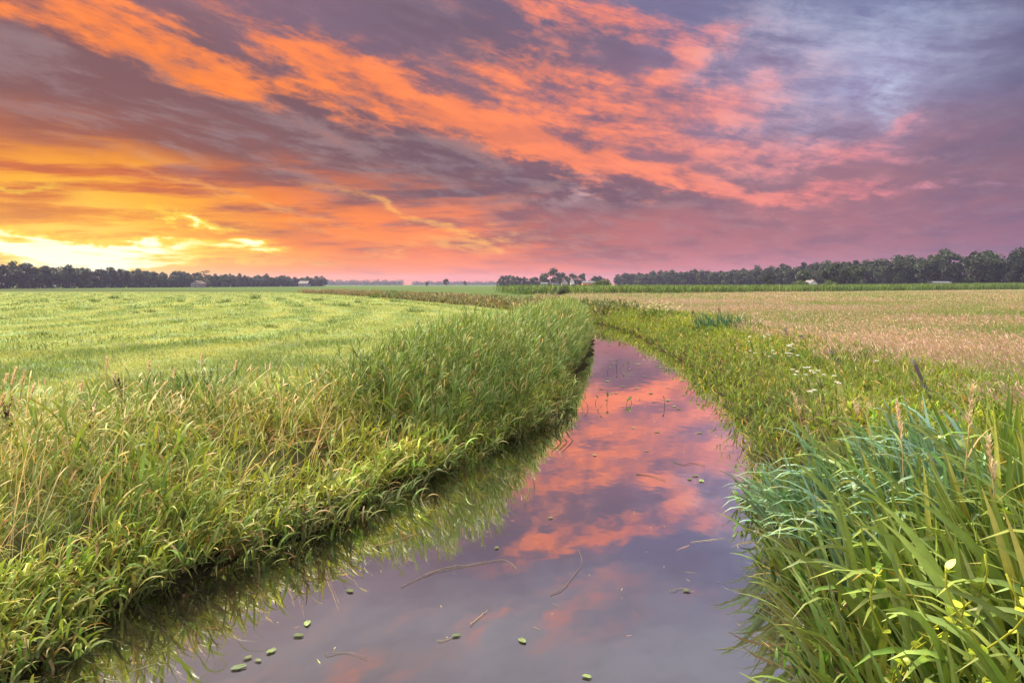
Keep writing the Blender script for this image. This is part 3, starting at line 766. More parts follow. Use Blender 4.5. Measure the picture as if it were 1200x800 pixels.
for ux, uy, z, lb in ((17, 470, 1.3, 'dark brown dock spike among pale plumes at the near end of the bank'), (143, 444, 1.3, 'purple-brown dock spike above the bank grass behind straw stems'), (99, 478, 1.15, 'low dark dock stalk half sunk in the straw of the bank'),
                      (842, 361, 1.2, 'rusty dock stalk on the far bank beside the iris clump'), (812, 364, 1.15, 'short rusty dock stalk between the cream-flowered herb and the iris clump'), (757, 345, 1.2, 'brown dock stalk on the skyline of the bank at the ditch bend')):
    q = px(ux, uy, z); spike_plant('dock_plant', lb, 'wild plant', q[0], q[1], z, (0.11, 0.06, 0.035), (0.13, 0.065, 0.045))

def plume_grass(label, X_, Y_, zt, leanx, group):
    z0 = float(ground_z(X_, Y_)[0]); h = zt - z0
    root = empty('plume_grass', (X_, Y_, z0), label, 'tall grass', group)
    pts = np.array([(0, 0, -0.03), (leanx * .2, 0, h * .4), (leanx * .55, 0, h * .75), (leanx, 0.02, h)])
    sp = Soup(); tube(sp, pts, [0.007, 0.006, 0.005, 0.003], 5, (0.42, 0.31, 0.14)); link('stem', sp.mesh('stem'), M_DRY, root)
    s2 = Soup(); m = 90; tt = rng.uniform(0.72, 1, m); b = at(pts[None], tt[None])[0]
    strips(s2, b, U(0, 6.28, m), U(0.04, 0.09, m) * (1.7 - tt), U(0.006, 0.012, m), U(0.15, 0.6, m), 0.3, vary((0.62, 0.48, 0.32), m, 0.15, 0.05), 2, U(-1, 1, m), 'plume'); link('seed_head', s2.mesh('seed_head'), M_DRY, root)
    s3 = Soup(); m = 5; b = at(pts[None], rng.uniform(0.1, 0.7, (1, m)))[0]
    strips(s3, b, U(0, 6.28, m), U(0.25, 0.4, m), 0.016, U(0.3, 0.8, m), U(0.5, 1.5, m), vary((0.3, 0.27, 0.09), m, 0.2), 4); link('foliage', s3.mesh('foliage'), M_DRY, root)
for ux, uy, z, lx in ((18, 432, 1.55, .16), (8, 440, 1.5, .2), (28, 436, 1.5, .12), (40, 452, 1.4, .18), (5, 462, 1.45, .22), (125, 420, 1.45, .02), (134, 437, 1.35, .04), (174, 424, 1.35, .0), (236, 416, 1.4, .02), (205, 432, 1.3, .05), (277, 424, 1.35, .08), (96, 448, 1.3, .1)):
    q = px(ux, uy, z); plume_grass('bleached plume grass rising above the near bank against the mown meadow', q[0] - lx, q[1], z, lx, 'bleached plume grasses on the near bank')
for ux, uy, Y_, lx in ((1142, 452, 4.9, .05), (1052, 470, 5.2, -.12), (1160, 515, 4.2, -.1), (930, 462, 8.2, -.2)):
    q = px_at(ux, uy, Y_); plume_grass('pinkish seed plume standing among the green sword leaves', q[0] - lx, Y_, q[2], lx, 'pinkish seed plumes among the sword leaves')

# yellow-green climbing vine in the sword leaves
def vine(label, X_, Y_, zt, n_leaf):
    z0 = float(ground_z(X_, Y_)[0]); root = empty('climbing_vine', (X_, Y_, z0), label, 'climbing plant')
    sp = Soup(); s2 = Soup()
    for k in range(4):
        m = 16; t = np.linspace(0, 1, m); ph = rng.uniform(0, 6)
        pts = np.c_[0.09 * np.sin(7 * t + ph) + 0.12 * (k - 1.5) * t, -0.25 * t + 0.07 * np.cos(8 * t + ph), t * (zt - z0) * rng.uniform(0.85, 1.02)]
        tube(sp, pts, 0.005, 5, (0.35, 0.36, 0.04))
        nl = n_leaf; b = at(pts[None], rng.uniform(0.35, 1, (1, nl)))[0]
        strips(s2, b, U(0, 6.28, nl), U(0.035, 0.07, nl), U(0.03, 0.055, nl), U(0.4, 1.2, nl), U(0.3, 1.0, nl), vary((0.33, 0.40, 0.03), nl, 0.2, 0.08), 5, U(-0.4, 0.4, nl), 'plume', fold=0.15)
    link('stem', sp.mesh('stem'), M_GRASS, root); link('foliage', s2.mesh('foliage'), M_SWORD, root)
q = px_at(1085, 655, 3.3); vine('yellow-leaved climbing vine twisting up through the middle of the sword leaves', q[0], 3.5, q[2] + 0.05, 7)
q = px_at(1180, 660, 3.0); vine('lime-leaved climbing vine on the meadow side of the sword leaves', q[0], 3.2, q[2] + 0.02, 8)

# ------------------------------------------------------------------ things on and in the water
def pad_mesh():
    sp = Soup(); n = 14; a = np.linspace(0.25, 6.03, n); r = 1 + 0.06 * rng.normal(0, 1, n)
    V = np.r_[[(0, 0, 0.0)], np.c_[r * np.cos(a), 0.72 * r * np.sin(a), 0.01 * rng.normal(0, 1, n)]]
    T = [(0, i, i + 1) for i in range(1, n)]
    V2 = V - (0, 0, 0.012); m = len(V)
    Q = [(i, i + m, i + 1 + m, i + 1) for i in range(1, n)] + [(0, m, 1 + m, 1), (n, n + m, m, 0)]
    sp.add(np.r_[V, V2], Q, T + [(c_ + m, b_ + m, a_ + m) for a_, b_, c_ in T], vary((0.085, 0.105, 0.04), 1, 0.3))
    return sp.mesh('floating_leaf', False)
PM = [pad_mesh() for _ in range(6)]
pads = [(758, 527), (697, 532), (815, 556), (822, 562), (808, 560), (820, 506), (766, 470), (783, 468), (800, 462), (790, 475), (735, 408), (748, 412), (760, 415), (745, 425), (730, 452), (763, 455), (795, 478), (818, 472), (826, 462), (835, 470), (842, 478), (800, 445), (815, 452), (790, 432),
        (720, 425), (738, 432), (755, 440), (712, 446), (705, 455), (722, 460), (650, 477), (742, 500), (770, 505), (845, 490), (850, 484), (838, 455), (700, 402), (712, 397), (728, 399), (746, 402), (582, 640), (645, 605), (805, 690), (612, 748), (535, 742), (688, 790),
        (290, 768), (302, 771), (350, 742), (318, 760), (280, 779), (360, 728), (410, 690)]
pads += [(940 + rng.normal(0, 14), 735 + rng.normal(0, 14)) for _ in range(14)] + [(rng.uniform(690, 800), rng.uniform(395, 470)) for _ in range(14)]
for i, (ux, uy) in enumerate(pads):
    q = px(ux, uy, 0.02); s = rng.uniform(0.016, 0.032) * (1 + q[1] / 14)
    o = link('floating_leaf', PM[i % 6], M_PAD, None, (q[0], q[1], 0.012)); o.rotation_euler = (rng.normal(0, .02), rng.normal(0, .02), rng.uniform(0, 6)); o.scale = (s * 1.25, s, 0.1)
    tag(o, 'small oval leaf floating flat on the still ditch water', 'floating leaf', 'leaves floating on the ditch')

def debris():
    sp = Soup()
    for side in (-1, 1):
        x, y, e = along(420, 2.5, 40, -1.1, 0.0, side)
        k = rng.random(len(x)) < np.exp(e * 1.6); x, y = x[k], y[k]; n = len(x)
        strips(sp, np.c_[x, y, np.full(n, 0.006)], U(0, 6.28, n), np.exp(rng.normal(-2.3, 0.6, n)), U(0.004, 0.012, n), 1.57, 0.0, np.where(rng.random((n, 1)) < .5, vary((0.30, 0.24, 0.12), n, .3), vary((0.06, 0.05, 0.03), n, .3)), 2, 0.0)
    x, y, e = along(260, 3.5, 30, -4, -0.8, 1); n = len(x)
    strips(sp, np.c_[x, y, np.full(n, 0.006)], U(0, 6.28, n), np.exp(rng.normal(-3.2, 0.6, n)), U(0.004, 0.010, n), 1.57, 0.0, vary((0.26, 0.22, 0.12), n, .3), 2, 0.0)
    stuff(link('floating_debris', sp.mesh('floating_debris'), M_DRY))
debris()
def shoot(X_, Y_, h, k):
    root = empty('arrowhead_shoot', (X_, Y_, 0.0), 'slender dark arrowhead shoot standing up out of the mirrored water', 'water plant', 'arrowhead shoots in the ditch')
    sp = Soup(); lx = rng.normal(0, 0.06)
    pts = np.array([(0, 0, -0.1), (lx * .3, 0, h * .5), (lx, 0, h)]); tube(sp, pts, [0.006, 0.005, 0.003], 6, (0.06, 0.07, 0.025)); link('stem', sp.mesh('stem'), M_GRASS, root)
    s2 = Soup(); m = k; strips(s2, np.repeat(pts[-1:], m, 0), U(0, 6.28, m), U(0.08, 0.15, m), U(0.04, 0.06, m), U(0.3, 1.0, m), U(0, 0.6, m), vary((0.06, 0.09, 0.03), m, 0.2), 4, kind='plume', fold=.15); link('foliage', s2.mesh('foliage'), M_GRASS, root)
for ux, uy, h, k in ((779, 476, .42, 1), (734, 474, .2, 3), (741, 472, .2, 2), (690, 479, .45, 1), (697, 473, .35, 1), (711, 473, .4, 1), (676, 480, .35, 1), (700, 482, .2, 2), (722, 432, .6, 2), (726, 434, .35, 1), (711, 437, .4, 0), (736, 431, .3, 3)):
    q = px(ux, uy, 0); shoot(q[0], q[1], h * 0.38, max(k, 1))
for i, (ux, uy) in enumerate(((652, 506), (658, 504), (664, 502))):
    q = px(ux - 4, uy, 0); sp = Soup()
    s = 0.30 + 0.03 * i
    tube(sp, [(0, 0, -0.12), (s * .25, 0, s * .35), (s * .48, 0, s * .62), (s * .42, 0.02, s * .75), (s * .1, 0.03, s * 1.1), (-s * .05, 0.03, s * 1.25)], [.012, .011, .01, .009, .007, .004], 6, (0.05, 0.04, 0.025))
    tag(link('bent_reed', sp.mesh('bent_reed'), M_DRY, None, q), 'dark reed stem snapped into an elbow over the water beside the tall reeds', 'reed', 'snapped reed stems')
def float_stem(pts_px, r, C, label, leafy=False):
    P = np.array([px(a, b, 0.0) for a, b in pts_px]); c0 = P.mean(0)
    Q = catmull(P - c0, 4); Q[:, 2] = 0.004 + 0.012 * rng.random(len(Q))
    sp = Soup(); tube(sp, Q, 0.28 * r * np.linspace(1, .5, len(Q)), 6, C)
    tag(link('drifting_straw', sp.mesh('drifting_straw'), M_DRY, None, c0), label, 'plant debris')
float_stem([(551, 733), (560, 725), (571, 716)], .012, (0.42, 0.33, 0.18), 'short straight straw floating on open water near the bottom of the ditch')
float_stem([(645, 697), (660, 690), (672, 675), (682, 660), (678, 645)], .011, (0.20, 0.13, 0.09), 'long curved water stem floating on open water under the pink reflection')
float_stem([(495, 676), (520, 666), (555, 662), (590, 657), (606, 668)], .010, (0.24, 0.2, 0.1), 'looping pale stem trailing from the bank across the ditch')
float_stem([(470, 688), (505, 672), (540, 665), (570, 658)], .009, (0.22, 0.17, 0.09), 'thin brown stem lying beside the looping pale stem')
float_stem([(745, 556), (758, 557), (772, 561), (780, 564)], .016, (0.05, 0.055, 0.03), 'dark weed streak on the water near two green floating leaves')
float_stem([(440, 641), (470, 632), (500, 622)], .014, (0.30, 0.2, 0.11), 'brown broken stalk jutting from the left bank onto the water')
float_stem([(785, 694), (800, 690), (815, 696)], .009, (0.3, 0.25, 0.14), 'tiny pale straw tangle on the grey water')
float_stem([(512, 752), (524, 750), (535, 743)], .009, (0.34, 0.27, 0.14), 'small bent straw on the dark grey water beside the left bank reflections')
float_stem([(788, 541), (800, 545), (812, 543), (826, 546)], .016, (0.06, 0.06, 0.035), 'dark weed strand on the water towards the right bank')
float_stem([(380, 768), (405, 765), (430, 772)], .009, (0.2, 0.14, 0.08), 'thin dark stalk afloat in the shadowed water by the left bank')

# ------------------------------------------------------------------ trees
def crown_mesh(R_, Ht, nc, nl, ls, C, holes=0.0, flat=1.0):
    """leaf-sized faces gathered in clumps; origin at the tree's foot"""
    sp = Soup(); Ht = float(Ht)
    cz0 = Ht * 0.06
    a = U(0, 6.28, nc); uu = rng.uniform(-1, 1, nc); rr = 0.55 + 0.45 * rng.random(nc)
    cc = np.c_[np.sqrt(1 - uu ** 2) * np.cos(a) * R_ * 0.8 * rr, np.sqrt(1 - uu ** 2) * np.sin(a) * R_ * 0.8 * rr, cz0 + (Ht - cz0) * (0.5 + 0.42 * uu * rr)]
    cr = U(0.22, 0.42, nc) * R_
    k = rng.integers(0, nc, nl)
    d = rng.normal(0, 1, (nl, 3)); d /= np.linalg.norm(d, axis=1)[:, None]
    p = cc[k] + d * (cr[k] * rng.random(nl) ** 0.4)[:, None] * np.array((1, 1, 0.8))
    w = rng.normal(0, 1, (nl, 3)); w /= np.linalg.norm(w, axis=1)[:, None]
    t = np.cross(w, rng.normal(0, 1, (nl, 3))); t /= np.linalg.norm(t, axis=1)[:, None]
    s = ls * U(0.6, 1.3, nl)[:, None]
    V = np.stack([p - w * s * .7, p + t * s * .55, p + w * s * .7, p - t * s * .55], 1).reshape(-1, 3)
    Cn = np.repeat(vary(vary(C, nc, 0.2, 0.06)[k], nl, 0.2, 0.05), 4, 0)
    sp.add(V, np.arange(nl * 4).reshape(-1, 4), None, Cn)
    return sp.mesh('crown', smooth=False), cc
def trunk_mesh(Ht, cc, R_):
    sp = Soup(); th = Ht * 0.62
    pts = np.array([(0, 0, -0.4), (0.05, 0, 0.6), (0.1 * rng.normal(), 0.1, th * .5), (0.25 * rng.normal(), 0.15, th)])
    tube(sp, pts, np.array((.034, .024, .018, .009)) * Ht, 8, (0.085, 0.07, 0.055))
    for c_ in cc[rng.permutation(len(cc))[:7]]:
        s0 = at(pts[None], np.array([[rng.uniform(.4, .95)]]))[0, 0]
        tube(sp, [s0, (s0 + c_) / 2 + (0, 0, -0.04 * Ht), c_], np.array((.011, .007, .003)) * Ht, 5, (0.085, 0.07, 0.055))
    return sp.mesh('trunk')
def tree_kind(R_, Ht, nc, nl, ls, C):
    cm, cc = crown_mesh(R_, Ht, nc, nl, ls, C); return trunk_mesh(Ht, cc, R_), cm
def put_tree(kind, X_, Y_, h, wide, label, group, name='broadleaf_tree', cat='tree', base_h=10.0):
    root = empty(name, (X_, Y_, float(ground_z(X_, Y_)[0])), label, cat, group, rng.uniform(0, 6.28))
    s = h / base_h; root.scale = (s * wide, s * wide, s)
    link('trunk', kind[0], M_BARK, root); link('crown', kind[1], M_TREE, root)
    return root
TK = [tree_kind(rng.uniform(3.4, 4.2), 10, 22, 2300, 0.40, np.array((0.03, 0.043, 0.02)) * rng.uniform(.75, 1.3)) for _ in range(7)]
PK = [tree_kind(2.9, 10, 16, 1700, 0.38, np.array((0.026, 0.036, 0.02))) for _ in range(3)]
LACY = tree_kind(3.6, 10, 18, 420, 0.42, (0.05, 0.06, 0.02))

def row(X0, Y0, X1, Y1, n, hfun, wide, label, group, back=0.0, skip=()):
    for i in range(n):
        t = (i + 0.5 + rng.normal(0, 0.22)) / n
        x = X0 + (X1 - X0) * t; y = Y0 + (Y1 - Y0) * t
        sc = x / y * 800 + 600
        if any(a < sc < b for a, b in skip): continue
        put_tree(random.choice(TK if rng.random() < .75 else PK), x + back * 0.35 * np.sign(x) + rng.normal(0, 1.2), y + back + rng.normal(0, 2.0), hfun(t) * rng.uniform(0.86, 1.1), wide * rng.uniform(.85, 1.2), label, group)
# left wood: nearest at the frame's edge, receding toward the middle
LW = dict(X0=-236, Y0=300, X1=-178, Y1=655)
row(**LW, n=54, hfun=lambda t: 13.2 - 4.6 * min(1, t * 1.5), wide=1.15, label='dark tree in the front row of the long wood under the yellow sunrise', group='front row of the wood below the sunrise', skip=((233, 247),))
row(-236, 300, -190, 600, n=36, hfun=lambda t: 14.0 - 4.6 * min(1, t * 1.5), wide=1.2, label='dark tree behind the front row of the long wood under the yellow sunrise', group='second row of the wood below the sunrise', back=10, skip=((228, 252),))
p = px_at(240, 336.5, 430); put_tree(LACY, p[0], 430, 11.5, 1.3, 'lacy open-crowned tree with the yellow sky showing through', None)
# right wood: high at the frame's edge, receding toward the middle
row(262, 335, 106, 715, n=58, hfun=lambda t: 21.0 - 5.0 * min(1, t * 2.2) - 1.5 * (t > .5) - 3.5 * sstep(0.93, 1, t), wide=1.0, label='dark tree in the front row of the long wood under the mauve sky', group='front row of the wood below the mauve sky')
row(262, 335, 112, 700, n=46, hfun=lambda t: 23.0 - 5.6 * min(1, t * 2.2) - 2 * (t > .5) - 4 * sstep(0.9, 1, t), wide=1.05, label='dark tree behind the front row of the long wood under the mauve sky', group='second row of the wood below the mauve sky', back=14)
p = px_at(902, 334, 330); put_tree(TK[2], p[0], 330, 8.2, 1.0, 'single tree with a dark tapering crown standing in front of the right-hand wood', None)
for ux, uy, ht in ((985, 307, 13.5), (970, 309, 12.5), (1000, 308, 13.0), (945, 312, 11)):
    p = px_at(ux, 334, 330); put_tree(random.choice(TK), p[0], 330 + rng.normal(0, 5), ht, 1.05, 'rounded dark tree in the cluster beside the white gabled house', 'tree cluster beside the white gabled house')
# farm group in the middle distance
farm = [(588, 9.5, 1.1), (597, 11.5, 1.25), (606, 9.5, 1.1), (616, 9.0, 1.2), (627, 9.5, 1.2), (638, 13.0, 1.0), (649, 15.5, 1.15), (660, 12.0, 1.1), (671, 11.5, 1.2), (681, 11.5, 1.15), (696, 10.0, 1.05), (705, 9.5, 1.0)]
for i, (ux, h, w) in enumerate(farm):
    p = px_at(ux, 335, 560)
    lb, gp = ('tallest tree of the farm group on the central horizon', None) if i == 6 else ('dark tree around the small farm on the central horizon', 'farm trees on the central horizon')
    put_tree(random.choice(TK), p[0], 560 + rng.normal(0, 8), h, w, lb, gp)
p = px_at(523, 335, 600); put_tree(TK[1], p[0], 600, 8.0, 0.9, 'small round tree alone in front of the misty far treeline', None)
p = px_at(500, 335, 640); put_tree(TK[4], p[0], 640, 5.0, 1.1, 'tiny low tree alone in the mist beside the small round tree', None)
p = px_at(545, 335, 700); put_tree(TK[0], p[0], 700, 5.6, 1.0, 'faint tree in the mist between the small round tree and the farm', None)
# round bushes in front of the woods
def bush(ux, uy, Y_, w, h, label):
    p = px_at(ux, uy, Y_); cm, cc = crown_mesh(1.0, 1.0, 30, 2600, 0.085, (0.07, 0.10, 0.03))
    root = empty('willow_bush', (p[0], Y_, 0.55), label, 'bush'); root.scale = (w / 2, w / 2, h)
    link('foliage', cm, M_TREE, root)
    sp = Soup()
    for k in range(6): tube(sp, [(0.05 * rng.normal(), 0.05 * rng.normal(), -0.1), (0.2 * rng.normal(), 0.2 * rng.normal(), 0.35), (0.45 * rng.normal(), 0.45 * rng.normal(), 0.7)], [.03, .02, .008], 5, (0.08, 0.065, 0.05))
    link('stem', sp.mesh('stem'), M_BARK, root)
bush(706, 335, 215, 8.0, 3.2, 'low domed willow bush beside the orange-lit barn on the central horizon')
bush(938, 334, 240, 6.6, 3.1, 'low domed bush left of the white gabled house by the right-hand wood')
bush(973, 334, 240, 5.6, 3.2, 'low domed bush right of the white gabled house by the right-hand wood')
bush(655, 345, 122, 4.4, 1.7, 'dark ragged bush in the reed line above the two thin posts')

# wood floor shrubs and the far misty treeline: read as masses
def mass(name, X0, Y0, X1, Y1, n, h, depth, ls, C):
    sp = Soup(); t = rng.random(n); dd = rng.random(n)
    hh = h * (0.55 + 0.45 * np.sin(t * 57 + 2 * np.sin(t * 23)) ** 2) * (0.8 + 0.2 * np.sin(t * 171))
    p = np.c_[X0 + (X1 - X0) * t + np.sign(X0) * dd * depth * .5, Y0 + (Y1 - Y0) * t + dd * depth, 0.4 + hh * rng.random(n) ** 0.8]
    w = rng.normal(0, 1, (n, 3)); w /= np.linalg.norm(w, axis=1)[:, None]
    q = np.cross(w, rng.normal(0, 1, (n, 3))); q /= np.linalg.norm(q, axis=1)[:, None]
    s = ls * U(.6, 1.3, n)[:, None]
    V = np.stack([p - w * s, p + q * s * .8, p + w * s, p - q * s * .8], 1).reshape(-1, 3)
    sp.add(V, np.arange(n * 4).reshape(-1, 4), None, np.repeat(vary(C, n, .25, .06), 4, 0))
    stuff(link(name, sp.mesh(name, False), M_TREE))
mass('wood_undergrowth', -238, 303, -180, 655, 26000, 10.5, 14, 0.6, (0.026, 0.034, 0.016))
mass('wood_undergrowth', 264, 338, 107, 715, 38000, 13.5, 14, 0.7, (0.022, 0.032, 0.018))
mass('farm_shrubbery', -8, 575, 75, 575, 5000, 7.0, 12, 0.6, (0.04, 0.05, 0.022))
mass('distant_treeline', -420, 1500, -235, 1500, 5000, 13, 30, 1.3, (0.045, 0.055, 0.03))
mass('distant_treeline', -240, 1700, 40, 1700, 6000, 11, 30, 1.3, (0.045, 0.055, 0.03))
mass('distant_treeline', -620, 1450, -400, 1450, 5000, 13, 30, 1.3, (0.045, 0.055, 0.03))

# ------------------------------------------------------------------ far houses
def house(name, ux, Y_, w, h, rh, d, Cw, Cr, label, cat='house', gable=True, door=(0.1, 0.08, 0.07), rz=0.0, chimney=True):
    p = px_at(ux, 335, Y_); root = empty(name, (p[0], Y_, 0.52), label, cat, None, rz)
    sp = Soup(); box(sp, (-w / 2, 0, -0.3), (w / 2, d, h), Cw)
    if gable: sp.add([(-w / 2, 0, h), (w / 2, 0, h), (0, 0, h + rh), (-w / 2, d, h), (w / 2, d, h), (0, d, h + rh)], None, [(0, 1, 2), (4, 3, 5)], Cw)
    link('wall', sp.mesh('wall', False), M_WALL, root)
    sp = Soup(); o_ = .35; t_ = .18
    if gable:
        for s in (-1, 1):
            e = np.array((s * (w / 2 + o_), 0, h - rh * o_ / (w / 2))); r = np.array((0, 0, h + rh))
            V = [e + (0, -o_, .03), r + (0, -o_, .03), r + (0, d + o_, .03), e + (0, d + o_, .03)]; V = np.array(V); V = np.r_[V, V + (0, 0, t_)]
            sp.add(V, [(0, 1, 2, 3), (4, 5, 6, 7), (0, 1, 5, 4), (1, 2, 6, 5), (2, 3, 7, 6), (3, 0, 4, 7)], None, Cr)
    else:
        for s in (0, 1):
            e = np.array((0, -o_ if s == 0 else d + o_, h - rh * o_ / (d / 2))); r = np.array((0, d / 2, h + rh))
            V = np.array([e + (-w / 2 - o_, 0, .03), e + (w / 2 + o_, 0, .03), r + (w / 2 + o_, 0, .03), r + (-w / 2 - o_, 0, .03)]); V = np.r_[V, V + (0, 0, t_)]
            sp.add(V, [(0, 1, 2, 3), (4, 5, 6, 7), (0, 1, 5, 4), (1, 2, 6, 5), (2, 3, 7, 6), (3, 0, 4, 7)], None, Cr)
    rf = link('roof', sp.mesh('roof', False), M_ROOF, root)
    if chimney:
        sp = Soup(); box(sp, (w * .12, d * .45, h + rh * .5), (w * .12 + .6, d * .45 + .6, h + rh + .8), (0.25, 0.13, 0.09)); link('chimney', sp.mesh('chimney', False), M_WALL, rf)
    sp = Soup(); box(sp, (-.5, -.06, -.2), (.5, -.01, 2.0), door); link('door', sp.mesh('door', False), M_WALL, root)
    for wx in (-w * .3, w * .3):
        sp = Soup(); box(sp, (wx - .5, -.07, 1.0), (wx + .5, -.012, 2.1), (0.04, 0.045, 0.055)); wn = link('window', sp.mesh('window', False), M_PAD, root)
        sp = Soup(); box(sp, (wx - .6, -.09, 2.12), (wx + .6, -.015, 2.22), (.7, .7, .68)); box(sp, (wx - .6, -.11, .88), (wx + .6, -.015, .98), (.7, .7, .68)); link('frame', sp.mesh('frame', False), M_WALL, wn)
house('farmhouse', 229, 412, 5.6, 2.4, 1.6, 8, (0.17, 0.145, 0.15), (0.09, 0.06, 0.055), 'pale cottage half hidden at the foot of the lacy tree')
house('farmhouse', 355, 575, 7.5, 2.6, 2.0, 9, (0.15, 0.155, 0.19), (0.08, 0.065, 0.065), 'pale bluish cottage at the receding end of the left-hand wood', gable=False)
house('shed', 638, 535, 4.8, 2.4, 0.9, 6, (0.22, 0.24, 0.28), (0.07, 0.075, 0.09), 'low pale shed, the outermost of the farm buildings', 'shed', gable=False, chimney=False)
house('shed', 651, 540, 4.8, 2.9, 1.0, 7, (0.22, 0.24, 0.28), (0.07, 0.075, 0.09), 'blue-grey shed between the low shed and the white gabled farmhouse', 'shed', gable=False, chimney=False)
house('farmhouse', 662, 545, 4.6, 3.4, 2.6, 10, (0.34, 0.31, 0.32), (0.16, 0.09, 0.07), 'white gabled farmhouse with a dark roof under the tallest farm tree')
house('farmhouse', 671, 530, 2.6, 4.0, 1.8, 8, (0.42, 0.42, 0.46), (0.12, 0.10, 0.10), 'narrow bright white house beside the gabled farmhouse')
house('barn', 690, 500, 8.5, 3.0, 1.2, 10, (0.42, 0.16, 0.07), (0.07, 0.075, 0.09), 'barn with orange light coloured into its walls and a broad pale roof beside the domed willow bush', 'barn', gable=False, chimney=False)  # wall colour carries the orange light falling on the barn
house('farmhouse', 954, 318, 3.0, 2.5, 1.3, 8, (0.34, 0.34, 0.38), (0.12, 0.11, 0.12), 'white gabled house between two domed bushes before the right-hand wood')
house('shed', 1105, 334, 8, 2.6, 0.7, 5, (0.13, 0.15, 0.18), (0.07, 0.075, 0.09), 'long grey shed at the foot of the highest part of the right-hand wood', 'shed', gable=False, chimney=False)

# ------------------------------------------------------------------ air
def haze():
    sp = Soup(); box(sp, (-2600, -500, -1.6), (2600, 2600, 33), (1, 1, 1))
    m = mat('thin_morning_haze')
    v = X.nt.nodes.new('ShaderNodeVolumePrincipled')
    v.inputs['Color'].default_value = (0.60, 0.60, 1.0, 1); v.inputs['Density'].default_value = 0.00015; v.inputs['Anisotropy'].default_value = 0.35
    o = X.nt.nodes.new('ShaderNodeOutputMaterial'); X.nt.links.new(v.outputs[0], o.inputs['Volume'])
    stuff(link('haze', sp.mesh('haze', False), m))
HAZE = True
if HAZE: haze()

